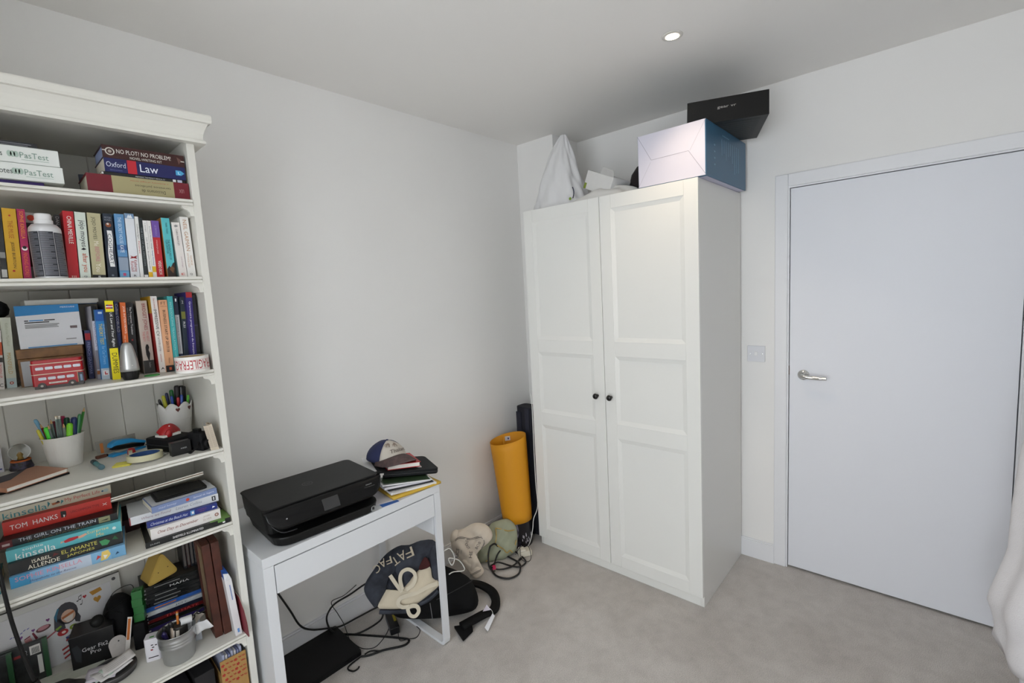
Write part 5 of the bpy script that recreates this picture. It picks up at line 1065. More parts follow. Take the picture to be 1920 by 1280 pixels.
for nm, lab, x, y, z_, yw, w, d, th_, c, tl in ps:
    o = thing(nm, lab, 'papers' if 'paper' in nm else 'folder', (x, y, ZT+z_), (0, rad(tl), rad(yw)))
    n = 3 if th_ > .01 else 1
    for q in range(n):
        MB().box(-w/2+.002*q, w/2-.003*q, -d/2+.003*((q*2) % 3), d/2, th_*q/n, th_*(q+1)/n-.0006).build('sheets' if n > 1 else 'cover', mat(c, .55), o, bevel=.0004)
    if nm == 'ring_binder_pad':
        mb = MB()
        for q in range(12): mb.tube([(-w/2-.004+.008*q/3-.0, -d/2+.001-.0, .0005) if False else (-w/2+.006+q*.005, -d/2+.004, 0), (-w/2+.006+q*.005, -d/2-.004, .006), (-w/2+.006+q*.005, -d/2+.003, .0125)], .0007, 5, 3)
        mb.build('wire_binding', CHROME, o)
r = thing('laptop_sleeve', 'black zipped laptop sleeve on the desk pile', 'laptop sleeve', (-1.578, -.350, ZT+.0655), (0, rad(9.0), rad(-19)))
MB().prism(rrect(.262, .20, .02, 4), -.012, .012).build('sleeve', mat('#191b1d', .7, var=.1, bump=.15, bscale=700, spec=.25), r, bevel=.006, seg=3)
mb = MB(); mb.tube([(-.125, -.1005, .0), (0, -.1008, 0), (.125, -.1005, 0)], .0014, 6, 2); mb.build('zip', mat('#3a3a3c', .4), r)
MB().box(-.128, -.118, -.106, -.103, -.034, .004).build('zip_pull', CHROME, r, bevel=.001); MB().box(-.130, -.114, -.1055, -.1005, .002, .010).build('zip_slider', CHROME, r, bevel=.001)
r = thing('white_paper', 'white sheet lying on the laptop sleeve under the red book', 'paper', (-1.610, -.300, ZT+.0835), (rad(1), rad(7), rad(-22)))
MB().box(-.115, .115, -.10, .09, 0, .0007).build('sheet', PW, r)
r = thing('red_book', 'red hardback book under the cap on the desk', 'book', (-1.600, -.352, ZT+.0850), (0, rad(6.5), rad(-17)))
RB = mat('#b3191c', .4)
MB().box(-.072, .072, -.072, .075, 0, .002).box(-.072, .072, -.072, .075, .019, .021).box(-.072, .072, .073, .075, .002, .019).build('cover', RB, r)
MB().box(-.070, .068, -.069, .0725, .0022, .0188).build('pages', PAGEW, r); MB().box(.0725, .0765, .0, .03, .008, .013).build('ribbon', RB, r)
# cap
cp = thing('baseball_cap', 'cream and navy cap with a worn brown brim on the red book', 'cap', (-1.630, -.300, ZT+.1080), (rad(2), rad(7), rad(5)))
CA, CB, CHt = .084, .090, .082
def dome(a, e, k=0.0): return Vector(((CA+k)*cos(e)*sin(a), -(CB+k)*cos(e)*cos(a), (CHt+k)*sin(e)**.9 if e > 0 else 0))
def panel(a0, a1, name, m, sag=0.0, n=18, seam=False):
    MB().grid(lambda u, v: dome(a0+(a1-a0)*u, v*pi/2)+Vector((0, 0, -.010*sin(v*pi)*abs(sin((a0+(a1-a0)*u)*2))*sag)), n, 12).build(name, m, cp, smooth=True, solid=.002, off=-1)
FRM = mat('#c3bcb2', .85, bump=.3, bscale=500); NVY = mat('#23294e', .85, bump=.3, bscale=500); BRN = mat('#5a4846', .85, bump=.4, bscale=400, col2='#4a3c3c', scale=60)
panel(-1.05, 1.05, 'front_panels', FRM, .4); panel(1.05, 3.1416+2.09, 'back_panels', NVY, .6, 30)
MB().lathe([(0, 0), (.006, 0), (.005, .004), (0, .005)], 12, Matrix.Translation((0, 0, CHt-.001))).build('top_button', NVY, cp, smooth=True)
def brim(u, v):
    a = -1.25+2.5*u; b_ = dome(a, 0); f_ = .076*cos(a*.95)**.8 if abs(a) < 1.25 else 0
    x = b_.x*(1+.05*v); y = b_.y-f_*v; return (x, y, .036-5.0*(x*x)-.012*v*v)
MB().grid(brim, 29, 8).build('brim', BRN, cp, smooth=True, solid=.003)
v_, f_ = text_mesh('Thailand'); mb = MB()
for x, y in v_: mb.v.append(tuple(dome(.10+x*1.25, .64+y*.20-.14*x*x*4*.6, .0028)))
mb.f = list(f_); mb.build('lettering', ink('#4a3a34'), cp)
mb = MB()
for bx0, sc in ((-.42, 1.0), (.02, .9)):
    for poly in ([(-.13, .62), (-.10, .74), (.0, .80), (.10, .76), (.13, .62)], [(-.12, .62), (-.12, .50), (-.07, .50), (-.07, .62)], [(.04, .62), (.05, .50), (.10, .50), (.10, .63)], [(-.13, .72), (-.2, .68), (-.21, .54), (-.185, .54), (-.17, .66), (-.12, .66)]):
        o_ = len(mb.v); mb.v += [tuple(dome((bx0+px_*sc)*1.5, (pz_-.5)*sc+.84, .0028)) for px_, pz_ in poly]; mb.f.append(tuple(range(o_, o_+len(poly))))
mb.build('elephant_print', ink('#8a7a6e'), cp)
# ================================================================== soft things on the floor
def pframe(O, n):
    n = Vector(n).normalized(); X = Vector((0, 0, 1)).cross(n).normalized(); Y = n.cross(X); return axes(O, X, Y, n)
def resample(P, n):
    P = [Vector((p[0], p[1], 0)) for p in P]; C_ = catmull(P, 8, True)
    d = [0]
    for i in range(len(C_)): d.append(d[-1]+(C_[(i+1) % len(C_)]-C_[i]).length)
    out = []; j = 0
    for k in range(n):
        t = d[-1]*k/n
        while d[j+1] < t: j += 1
        f = (t-d[j])/max(1e-9, d[j+1]-d[j]); out.append(C_[j].lerp(C_[(j+1) % len(C_)], f))
    return out
def puff(pts, front, back, n=56, rings=11, wr=.0, seed=0, lift=0.0, sharp=.5):
    """closed cushion-like volume with the given outline; heights in local z"""
    rn = random.Random(seed); ph = [rn.random()*6.3 for _ in range(8)]
    o = resample(pts, n); c = sum(o, Vector())/n; mb = MB()
    def wave(p, t): return wr*(sin(p.x*38+ph[0]+p.y*14)+.7*sin(p.y*47+ph[1]-p.x*20)+.5*sin((p.x+p.y)*75+ph[2])+.35*sin((p.x-p.y)*110+ph[3]))*min(1, (1-t)*3)
    def h(t): return (max(0, 1-t*t))**sharp
    for side, H_ in ((1, front), (-1, back)):
        s0 = len(mb.v); mb.v.append((c.x, c.y, lift+side*H_+wave(c, 0)*(side > 0)))
        for r_ in range(1, rings+1):
            t = r_/rings
            for p in o:
                q = c+(p-c)*t; z = lift+side*H_*h(t)+(wave(q, t) if side > 0 else 0); mb.v.append((q.x, q.y, z))
        for i in range(n):
            j = (i+1) % n; a = (s0, s0+1+i, s0+1+j); mb.f.append(a if side > 0 else a[::-1])
        for r_ in range(rings-1):
            for i in range(n):
                j = (i+1) % n; A = s0+1+r_*n; Bq = A+n; q = (A+i, Bq+i, Bq+j, A+j); mb.f.append(q if side > 0 else q[::-1])
    return mb
def ribbon(pts, w, z0, lifts=None, thick=.0012, n=6, closed=False):
    P = [Vector((p[0], p[1], z0+(lifts[i] if lifts else 0))) for i, p in enumerate(pts)]; P = catmull(P, n, closed); mb = MB(); k = len(P)
    for i in range(k):
        a = P[(i-1) % k] if closed or i > 0 else P[i]; b = P[(i+1) % k] if closed or i < k-1 else P[i]
        t = (b-a).normalized(); s = Vector((0, 0, 1))*.40+Vector((-t.y, t.x, 0))*.92; s = (s-t*s.dot(t)).normalized()*w/2
        mb.v += [tuple(P[i]-s), tuple(P[i]+s)]
    for i in range(k if closed else k-1): j = (i+1) % k; mb.f.append((2*i, 2*j, 2*j+1, 2*i+1))
    return mb
DEN = mat('#3a3e48', .9, col2='#23262e', scale=14, bump=.35, bscale=500); CRM = mat('#c9bea8', .9, var=.06, scale=12, bump=.3, bscale=450); STRP = mat('#cfc6b2', .85, bump=.3, bscale=500)
# --- denim tote
T_M = pframe((-1.60, -.30, .26), (-.55, -.75, .38))
tt = thing('denim_tote', 'dark denim tote bag with cream lining slumped on the backpack under the desk', 'bag', (0, 0, 0)); tt.matrix_world = T_M
TOTE = [(-0.168, 0.004), (-0.12, 0.076), (-0.066, 0.129), (-0.006, 0.155), (0.041, 0.152), (0.101, 0.163), (0.167, 0.142), (0.167, 0.007), (0.158, -0.056), (0.076, -0.105), (0.011, -0.126), (-0.095, -0.114), (-0.106, -0.092), (-0.13, -0.076)]
puff(TOTE, .035, .085, wr=.004, seed=1).build('bag_body', DEN, tt, smooth=True)
LIN = [(-0.112, -0.079), (-0.078, -0.026), (-0.067, -0.016), (-0.001, -0.024), (0.074, 0.04), (0.127, 0.05), (0.136, -0.001), (0.158, -0.016), (0.159, -0.041), (0.064, -0.094), (0.012, -0.106), (-0.081, -0.094)]
puff(LIN, .018, .004, wr=.003, seed=2, lift=.034).build('lining', CRM, tt, smooth=True)
FLAP = [(-0.168, 0.004), (-0.113, 0.078), (-0.038, 0.103), (-0.022, 0.061), (-0.056, 0.024), (-0.077, -0.023), (-0.115, -0.076), (-0.13, -0.076)]
puff(FLAP, .022, .01, wr=.003, seed=3, lift=.034).build('side_fold', DEN, tt, smooth=True)
puff([(0.130, 0.10), (0.150, 0.135), (0.168, 0.12), (0.168, 0.02), (0.158, -0.012), (0.142, -0.004), (0.134, 0.05)], .016, .01, n=36, wr=.002, seed=4, lift=.036).build('side_fold', DEN, tt, smooth=True)
puff([(-0.064, -0.005), (-0.035, 0.054), (-0.018, 0.018), (-0.039, -0.018)], .006, .004, n=24, rings=5, lift=.044).build('opening_shade', mat('#20242c', .95), tt, smooth=True)  # dark fabric patch; shade inside the tote's opening put into its colour
puff([(0.078, 0.045), (0.105, 0.092), (0.123, 0.080), (0.128, 0.050)], .006, .004, n=24, rings=5, lift=.046).build('maroon_contents', mat('#3a1010', .9), tt, smooth=True)
for ch, px_, py_, an, s_ in (('F', .040, .124, 3.40, .042), ('A', .006, .114, 3.50, .040), ('T', -.024, .098, 3.65, .036), ('F', -.052, .106, 3.35, .030), ('A', -.080, .098, 3.50, .034), ('C', -.106, .080, 3.80, .034)):
    text(ch, s_*.85, s_, mat('#b3a894', .9), tt, axes((px_, py_, .0415 if px_ > -.03 else .056), (cos(an), sin(an), 0), (-sin(an), cos(an), 0), (0, 0, 1)), 'lettering')
ribbon([(0.0, -0.024), (-0.007, 0.019), (0.003, 0.048), (0.03, 0.056), (0.055, 0.04), (0.061, 0.014), (0.048, -0.011), (0.018, -0.027)], .017, .060).build('strap', STRP, tt, solid=.0022)
ribbon([(-0.050, 0.043), (-0.025, 0.001), (-0.002, -0.033)], .018, .056).build('strap', STRP, tt, solid=.0022)
ribbon([(0.158, -0.024), (0.114, -0.031), (0.065, -0.046), (0.016, -0.053), (-0.013, -0.06), (-0.021, -0.08), (-0.003, -0.095), (0.026, -0.096)], .018, .057).build('strap', STRP, tt, solid=.0022)
ribbon([(0.019, -0.104), (0.027, -0.132), (0.048, -0.14), (0.065, -0.124), (0.06, -0.104), (0.039, -0.097)], .017, .056, closed=True).build('strap', STRP, tt, solid=.0022)
ribbon([(-0.106, -0.101), (-0.051, -0.111), (0.012, -0.118)], .018, .040).build('hem', DEN, tt, smooth=True, solid=.003); ribbon([(0.070, -0.101), (0.117, -0.086), (0.158, -0.059)], .016, .040).build('hem', DEN, tt, smooth=True, solid=.003)
# --- backpack
B_M = pframe((-1.42, -.33, .112), (-.5, -.75, .43))
bp_ = thing('backpack', 'black backpack lying on the carpet behind the desk leg', 'backpack', (0, 0, 0)); bp_.matrix_world = B_M
BP = [(-0.249, 0.001), (-0.232, -0.033), (-0.201, -0.063), (-0.123, -0.085), (-0.032, -0.100), (0.023, -0.104), (0.150, -0.104), (0.186, -0.067), (0.175, 0.002), (0.145, 0.053), (0.072, 0.103), (0.009, 0.121), (-0.096, 0.047), (-0.201, 0.017)]
BPM = mat('#0c0c0d', .8, var=.2, bump=.25, bscale=600, spec=.2)
puff(BP, .062, .09, wr=.003, seed=5, sharp=.38).build('pack_body', BPM, bp_, smooth=True)
MB().tube([(-.02, -.012, .066), (0.024, -0.002, .066), (0.112, 0.020, .054), (0.165, 0.034, .028)], .0022, 6, 5).build('seam', mat('#1d1d1f', .6), bp_, smooth=True)
MB().box(-.012, .014, .052, .058, .060, .064).build('zip_pull', mat('#a89a80', .4, .5), bp_, bevel=.001); MB().tube([(-.045, -.09, .05), (-.05, -.02, .066)], .0012, 6, 1).build('reflective_strip', mat('#8a8a8c', .4), bp_)
iM = B_M.inverted()
def wtube(path, w, nm, m, par, inv, thick=.006, sm=5):
    P = catmull([Vector(p) for p in path], sm); mb = MB(); k = len(P)
    for i in range(k):
        t = (P[min(i+1, k-1)]-P[max(i-1, 0)]).normalized(); s = Vector((-t.y, t.x, 0)).normalized()*w/2
        mb.v += [tuple(inv @ (P[i]-s)), tuple(inv @ (P[i]+s))]
    for i in range(k-1): mb.f.append((2*i, 2*i+2, 2*i+3, 2*i+1))
    return mb.build(nm, m, par, smooth=True, solid=thick, off=0)
wtube([(-1.215, -.300, .05), (-1.177, -0.336, 0.04), (-1.158, -0.375, 0.03), (-1.156, -0.425, 0.022), (-1.181, -0.475, 0.018), (-1.224, -0.515, 0.018), (-1.264, -0.530, 0.022), (-1.311, -0.522, 0.028), (-1.382, -0.510, 0.03), (-1.434, -0.500, 0.03)], .044, 'shoulder_strap', BPM, bp_, iM, .014)
MB().add([tuple(iM @ Vector(p)) for p in ((-1.449, -.464, .018), (-1.388, -.52, .018), (-1.408, -.548, .016), (-1.477, -.556, .014))], [(0, 3, 2, 1)]).build('strap_end', BPM, bp_, solid=.012, off=0)
MB().add([tuple(iM @ Vector(p)) for p in ((-1.358, -.574, .012), (-1.288, -.559, .036), (-1.293, -.58, .036), (-1.364, -.601, .008))], [(0, 3, 2, 1)]).build('paper_tag', mat('#dcdce0', .5), bp_, solid=.0008)
MB().add([tuple(iM @ Vector(p)) for p in ((-1.311, -.516, .040), (-1.275, -.509, .052), (-1.284, -.545, .046))], [(0, 2, 1)]).build('paper_tag', mat('#c9c3d0', .5), bp_, solid=.0008)
MB().tube([tuple(iM @ Vector(p)) for p in ((-1.282, -.525, .05), (-1.284, -.55, .046), (-1.290, -.565, .037))], .0009, 5, 4).build('tag_cord', WHT, bp_)
# --- cream canvas bag
C_M = pframe((-1.13, -.17, .15), (-.55, -.75, .35))
cb = thing('canvas_bag', 'crumpled cream canvas bag with dark printing against the wall', 'bag', (0, 0, 0)); cb.matrix_world = C_M
CREAM = [(-0.05, 0.055), (-0.038, 0.092), (-0.012, 0.105), (0.024, 0.11), (0.079, 0.129), (0.122, 0.126), (0.156, 0.111), (0.178, 0.081), (0.185, 0.05), (0.167, 0.022), (0.106, -0.015), (0.076, -0.05), (0.082, -0.095), (0.113, -0.115), (0.098, -0.140), (0.068, -0.150), (0.049, -0.135), (0.026, -0.105), (-0.003, -0.056), (-0.04, -0.005), (-0.051, 0.022)]
CVS = mat('#d2c6b6', .9, var=.05, scale=10, bump=.3, bscale=450)
puff(CREAM, .045, .075, n=80, rings=14, wr=.010, seed=8, sharp=.42).build('bag_body', CVS, cb, smooth=True)
puff([(.0, -.05), (.045, -.045), (.082, -.07), (.113, -.115), (.098, -.142), (.062, -.150), (.03, -.11)], .022, .02, n=40, wr=.006, seed=12, lift=.022).build('gathered_end', CVS, cb, smooth=True)
puff([(-.052, .05), (-.045, .095), (-.015, .112), (-.005, .09), (-.02, .05)], .014, .014, n=30, wr=.004, seed=13, lift=.012).build('folded_corner', CVS, cb, smooth=True)
for dz in (0, .006): MB().tube([(x, y-dz, .051-abs(x-.06)*.12) for x, y in [(-0.03, 0.062), (-0.001, 0.074), (0.054, 0.059), (0.114, 0.06), (0.129, 0.028), (0.108, -0.002)]], .0013, 5, 5).build('printed_line', ink('#4a4446'), cb)
for dz in (0, .006): MB().tube([(x, y-dz, .046) for x, y in [(0.035, -0.125), (0.060, -0.118), (0.096, -0.107)]], .0013, 5, 4).build('printed_line', ink('#4a4446'), cb)
for s_, px_, py_, an, w_, h_ in (('OUT', .034, .022, -1.1, .036, .014), ('BOB', .092, .018, .9, .040, .015), ('HE', .048, -.022, 1.35, .036, .018), ('RICE', -.024, -.004, 1.35, .052, .018), ('LONDON', -.002, .004, 1.4, .03, .006), ('CO', .034, .048, -1.2, .018, .012)):
    text(s_, w_, h_, ink('#3c3638'), cb, axes((px_, py_, .0535), (cos(an), sin(an), 0), (-sin(an), cos(an), 0), (0, 0, 1)), 'lettering')
# --- green cushion
G_M = pframe((-.95, -.14, .1), (-.5, -.75, .4))
gc = thing('green_cushion', 'sage green bag with gold geometric lines in the corner by the wall', 'bag', (0, 0, 0)); gc.matrix_world = G_M
GREEN = [(-0.028, -0.067), (-0.02, -0.034), (0.035, 0.008), (0.069, 0.09), (0.125, 0.106), (0.183, 0.104), (0.223, 0.058), (0.223, -0.006), (0.212, -0.060), (0.195, -0.085), (0.153, -0.100), (0.125, -0.112), (0.088, -0.112), (0.015, -0.108), (-0.034, -0.100)]
puff(GREEN, .04, .055, wr=.005, seed=9).build('bag_body', mat('#969a84', .8, var=.1, scale=10), gc, smooth=True)
GLD = mat('#c8a860', .35, .7)
for L_ in ([(0.133, 0.055), (0.166, 0.041), (0.205, 0.04)], [(0.093, 0.069), (0.09, 0.023), (0.077, -0.016)], [(0.125, -0.055), (0.141, -0.076), (0.161, -0.065), (0.174, -0.081)], [(0.026, -0.059), (0.031, -0.09), (0.011, -0.1)], [(0.207, -0.017), (0.196, -0.043)], [(0.093, 0.069), (0.133, 0.055)], [(0.077, -.016), (.125, -.055)]):
    MB().tube([(x, y, .0435-.9*((x-.1)**2+(y+.01)**2)) for x, y in L_], .0028, 6, 3).build('gold_line', GLD, gc, smooth=True)
# --- laptop, hanger, adaptor, cables
r = thing('laptop', 'closed black laptop on the carpet under the desk', 'laptop', (-1.985, -.135, .0), (rad(2.5), 0, 0))
MB().prism(rrect(.36, .235, .01, 4), .004, .018).build('base', BLKM, r, bevel=.001); MB().prism(rrect(.36, .235, .01, 4), .0186, .026).build('lid', mat('#0b0b0c', .45, spec=.25), r, bevel=.001)
bpy.data.objects['laptop'].location.z = .004
r = thing('coat_hanger', 'black plastic coat hanger half under the laptop on the carpet', 'coat hanger', (0, 0, 0))
HK = [(-1.852, -0.308, .006), (-1.862, -0.314, .006), (-1.880, -0.311, .006), (-1.889, -0.289, .006), (-1.883, -0.272, .006), (-1.858, -0.266, .006), (-1.816, -0.262, .006)]
MB().tube(HK, .0034, 8, 5).build('hook', BLK, r, smooth=True)
MB().tube([(-1.816, -.262, .006), (-1.786, -.286, .006), (-1.734, -.31, .007), (-1.668, -.355, .007), (-1.639, -.361, .007), (-1.624, -.349, .007), (-1.630, -.328, .007), (-1.685, -.236, .007), (-1.764, -.113, .007), (-1.810, -.045, .005)], .0046, 8, 5).build('arm', BLK, r, smooth=True)
MB().tube([(-1.745, -.300, .006), (-1.770, -.268, .006), (-1.798, -.262, .005)], .003, 8, 4).build('strap_notch', BLK, r, smooth=True)
def cable(label, path, rr, m, name='cable', extra=None, cat='cable'):
    o = thing(name, label, cat, (0, 0, 0)); MB().tube(path, rr, 8, 6).build('cord', m, o, smooth=True)
    if extra: extra(o)
    return o
CBL = mat('#141315', .5)
def plg(p, q, r_, m, nm='plug'): return lambda o: MB().cyl(p, q, r_, r_*.9, 12).build(nm, m, o)
cable('black power cable running down the wall from the desk corner', [(-2.09, -.04, .44), (-2.05, -.035, .345), (-2.005, -.035, .232), (-1.97, -.035, .14), (-1.922, -.035, .091), (-1.843, -.035, .05), (-1.783, -.035, .026), (-1.696, -.035, .02), (-1.594, -.035, .012), (-1.52, -.06, .01)], .0042, CBL, extra=plg((-2.09, -.04, .44), (-2.092, -.04, .47), .009, CBL))
cable('black cable looping from the tote bag to the carpet under the desk', [(-1.60, -.07, .185), (-1.661, -.06, .182), (-1.739, -.06, .172), (-1.812, -.05, .161), (-1.848, -.045, .128), (-1.854, -.045, .09), (-1.840, -.05, .044), (-1.801, -.065, .008), (-1.753, -.117, .006), (-1.687, -.131, .006), (-1.627, -.124, .006), (-1.592, -.091, .008), (-1.575, -.08, .03)], .0042, CBL, extra=plg((-1.575, -.08, .03), (-1.570, -.078, .06), .007, CBL))
cable('thin black lead hanging from the wall to the carpet', [(-1.69, -.035, .185), (-1.76, -.04, .17), (-1.827, -.05, .178), (-1.805, -.055, .11), (-1.782, -.06, .043), (-1.790, -.11, .006), (-1.793, -.149, .004), (-1.785, -.221, .004), (-1.745, -.26, .004), (-1.678, -.237, .004), (-1.625, -.198, .006)], .0018, CBL)
r = thing('power_adaptor', 'black power adaptor with a yellow label on the carpet beneath the tote', 'adaptor', (-1.612, -.200, .0), (0, 0, rad(-22)))
MB().box(-.021, .021, -.068, .062, .001, .034).build('brick', mat('#101012', .4), r, bevel=.003); MB().box(-.0215, -.0211, -.05, .045, .008, .028).build('label', mat('#4a4c54', .5, var=.4, scale=120), r); MB().box(.006, .018, -.02, .03, .0341, .0345).build('yellow_mark', ink('#9a8a20'), r)
cable('thin black lead curling from the power adaptor', [(-1.629, -.273, .012), (-1.650, -.316, .004), (-1.627, -.349, .013), (-1.589, -.36, .004), (-1.552, -.337, .004), (-1.545, -.301, .004)], .0018, CBL)
cable('thick black cable coiled on the carpet by the canvas bag', [(-0.967, -0.235, 0.117), (-0.990, -0.24, 0.08), (-1.005, -0.255, 0.03), (-1.005, -0.275, 0.01), (-1.027, -0.338, 0.008), (-1.006, -0.404, 0.008), (-0.949, -0.422, 0.008), (-0.895, -0.396, 0.008), (-0.856, -0.346, 0.008), (-0.854, -0.26, 0.014), (-0.873, -0.225, 0.05), (-0.920, -0.228, 0.11), (-.967, -.235, .119)], .0052, CBL)
def pk(o):
    MB().box(-.010, .010, -.019, .019, -.006, .006).build('pink_plug', mat('#c81f5a', .4), o, bevel=.004, M=Matrix.Translation((-.988, -.279, .016)) @ Matrix.Rotation(rad(-42), 4, 'Z')); MB().box(-.006, .006, -.010, .0, -.003, .003).build('metal_tip', CHROME, o, M=Matrix.Translation((-1.004, -.297, .016)) @ Matrix.Rotation(rad(-42), 4, 'Z'))
    MB().cyl((-.823, -.338, .013), (-.842, -.342, .014), .007, .006, 10).build('connector', CBL, o)
cable('black cable with a pink plug tangled in the coil', [(-0.980, -0.268, 0.016), (-0.944, -0.245, 0.02), (-0.91, -0.24, 0.051), (-0.85, -0.235, 0.058), (-0.785, -0.245, 0.012), (-0.804, -0.335, 0.010), (-0.842, -0.391, 0.018), (-0.89, -0.389, 0.014), (-0.91, -0.341, 0.01), (-0.935, -0.262, 0.016), (-0.967, -0.25, 0.014), (-0.997, -0.262, 0.02), (-0.98, -0.308, 0.012), (-0.915, -0.345, 0.01), (-0.835, -0.340, 0.012)], .0048, CBL, extra=pk)
cable('white charging lead looped over the black backpack', [(-1.398, -.39, .227), (-1.366, -.385, .221), (-1.295, -.375, .188), (-1.279, -.36, .196), (-1.307, -.355, .243), (-1.369, -.36, .283), (-1.36, -.365, .246), (-1.340, -.36, .249), (-1.335, -.36, .279), (-1.357, -.36, .326), (-1.392, -.365, .338), (-1.46, -.33, .31)], .0026, WHT)
r = thing('plug_adaptor', 'white plug adaptor on the carpet beside the wardrobe corner', 'adaptor', (-.765, -.318, 0), (0, 0, rad(-28)))
MB().box(-.038, .038, -.026, .026, .001, .034).build('adaptor_body', mat('#d0cbbb', .45), r, bevel=.005, seg=3); MB().box(-.034, .0, -.024, .024, .0345, .046).build('plug', mat('#d6d2c4', .45), r, bevel=.004)
cable('thin black wire looped over the white plug adaptor', [(-.812, -.285, .012), (-.787, -.30, .05), (-.754, -.312, .05), (-.745, -.335, .045), (-.775, -.375, .012), (-.812, -.385, .006), (-.824, -.345, .010), (-.799, -.312, .05), (-.770, -.280, .04)], .0016, CBL)
cable('thin white cable hanging down the wardrobe front edge', [(-.622, -.306, .95), (-.620, -.310, .90), (-.622, -.311, .728), (-.620, -.308, .558), (-.623, -.312, .389), (-.624, -.318, .25), (-.645, -.298, .17), (-.655, -.296, .11), (-.668, -.288, .05), (-.690, -.280, .01), (-.735, -.268, .012), (-.755, -.285, .04)], .0022, WHT)
# --- black bin with yellow roll
bn = thing('printed_bin', 'black bin with a night skyline print under the yellow roll', 'bin', (-.668, -.190, .0))
MB().lathe([(0, 0), (.084, 0), (.086, .004), (.088, .19), (.085, .19), (.083, .006), (0, .006)], 48).build('bin_body', mat('#141217', .3, var=.3, scale=20), bn, smooth=False)
rn = random.Random(2); mb = MB()
def cylq(mb, R, a0, a1, z0, z1, n=4): return mb.grid(lambda u, v: (R*cos(a0+(a1-a0)*u), R*sin(a0+(a1-a0)*u), z0+(z1-z0)*v), n, 2)
for k in range(16):
    a = -2.20+rn.random()*.85; z_ = .02+rn.random()*.055
    cylq(mb, .0882, a, a+.035, z_, z_+.010+rn.random()*.010, 3)
mb.build('window_print', ink('#d8d4dc'), bn)
mb = MB(); mb.grid(lambda u, v: (.0884*cos(-2.78+.28*u+.10*sin(v*3)), .0884*sin(-2.78+.28*u+.10*sin(v*3)), .06+.10*v), 6, 8); mb.build('figure_print', mat('#8a8490', .4, col2='#3a3640', scale=40), bn)
mb = MB(); mb.grid(lambda u, v: (.0885*cos(-2.80+.5*u), .0885*sin(-2.80+.5*u), .012+.035*v), 6, 4); mb.build('crowd_print', mat('#3a3648', .4, col2='#15131a', scale=60), bn)
yl = thing('yellow_roll', 'rolled mustard yellow card slipped around the black bin', 'roll', (-.668, -.197, .020), (rad(-4.0), rad(-1.0), 0))
YEL = mat('#d3900f', .6, var=.03)
def roll(u, v):
    a = -.9+u*2*pi*1.32; z_ = .135+.500*v; R_ = (.0915+.021*v)*(1-.11*max(0, u-.72)/.28*v)
    if v > .85: z_ += .03*(cos(a+.6)*.5+.4)*(v-.85)/.15*1.0
    return (R_*cos(a), R_*sin(a), z_)
MB().grid(roll, 90, 12).build('card_sheet', YEL, yl, smooth=True, solid=.0015)
for a, w_ in ((-2.92, .35),):
    mb = MB(); mb.grid(lambda u, v: (.0965*cos(.62+w_*u), .0965*sin(.62+w_*u), .605+.028*v), 6, 2); mb.build('price_label', mat('#d8d8d8', .5), yl)
    mb = MB(); mb.grid(lambda u, v: (.0960*cos(.70+.1*u), .0960*sin(.70+.1*u), .612+.012*v), 4, 2); mb.build('label_print', ink('#3a4a8a'), yl)
r = thing('instrument_case', 'narrow navy-black soft case standing behind the yellow roll', 'case', (-.490, -.196, 0), (0, 0, rad(0)))
MB().prism(rrect(.10, .195, .03, 4), 0.001, .832).build('case_body', mat('#14151f', .85, bump=.3, bscale=400), r, bevel=.012, seg=3)
MB().box(-.057, -.049, .045, .085, .60, .80).build('pocket', mat('#1a1c2a', .85), r, bevel=.003); MB().box(-.055, -.050, -.02, .015, .0, .828).build('strap', mat('#1f2230', .8), r, bevel=.002)
# ================================================================== on top of the wardrobe
ZW = WT+.001
r = thing('large_box', 'large blue and white carton overhanging the wardrobe top', 'box', (-.604, -1.345, ZW))
BLUE = mat('#33607f', .4, var=.05, scale=8)
MB().box(0, .565, .0, .316, 0.002, .238).build('carton', BLUE, r, bevel=.0015)
MB().box(-.0012, -.0002, .004, .314, .004, .237).build('end_flap', mat('#d0cedb', .5, var=.01), r)
MB().box(.02, .55, .004, .312, .0, .0018).build('base_flap', mat('#b9b8cc', .5), r)
def seam(pts):
    mb = MB()
    for (a, b), (c, d) in zip(pts[:-1], pts[1:]):
        p = Vector((-.0016, .316-a*.316, .237-b*.233)); q = Vector((-.0016, .316-c*.316, .237-d*.233)); t = (q-p).normalized(); n_ = Vector((0, -t.z, t.y))*.0008
        mb.add([tuple(p-n_), tuple(q-n_), tuple(q+n_), tuple(p+n_)], [(0, 1, 2, 3)])
    return mb
seam([(0, 0), (.21, .51), (.76, .5), (1, 1)]).build('flap_seam', ink('#8f8d99'), r); seam([(0, 1), (.20, .55)]).build('flap_seam', ink('#b4b2bd'), r); seam([(1, 0), (.78, .5)]).build('flap_seam', ink('#b4b2bd'), r)
mb = MB(); rn = random.Random(4)
for k in range(9):
    x0 = .20+k*.030; L_ = .05+rn.random()*.09
    mb.box(x0, x0+.0035, -.0006, 0, .19-L_, .19)
for k in range(4): mb.box(.10, .112, -.0006, 0, .06+k*.028, .066+k*.028)
for k in range(5): mb.box(.21+k*.02, .222+k*.02, -.0006, 0, .205, .209)
mb.build('print_lines', ink('#7d9fb8'), r)
r = thing('black_box', 'flat black box lying crooked on the blue carton', 'box', (-.430, -1.548, ZW+.2385), (0, 0, rad(22)))
MB().box(0, .36, 0, .325, 0, .101).build('box_body', mat('#0d0c0b', .45, var=.05, spec=.3), r, bevel=.0015)
text('gear vr', .075, .011, ink('#b9b6b0'), r, axes((-.0008, .165, .058), (0, -1, 0), (0, 0, 1), (-1, 0, 0)), 'lettering')
MB().box(.03, .33, .03, .295, -.0006, 0).build('base_label', mat('#191a19', .5, var=.3, scale=40, spec=.3), r); mb = MB()
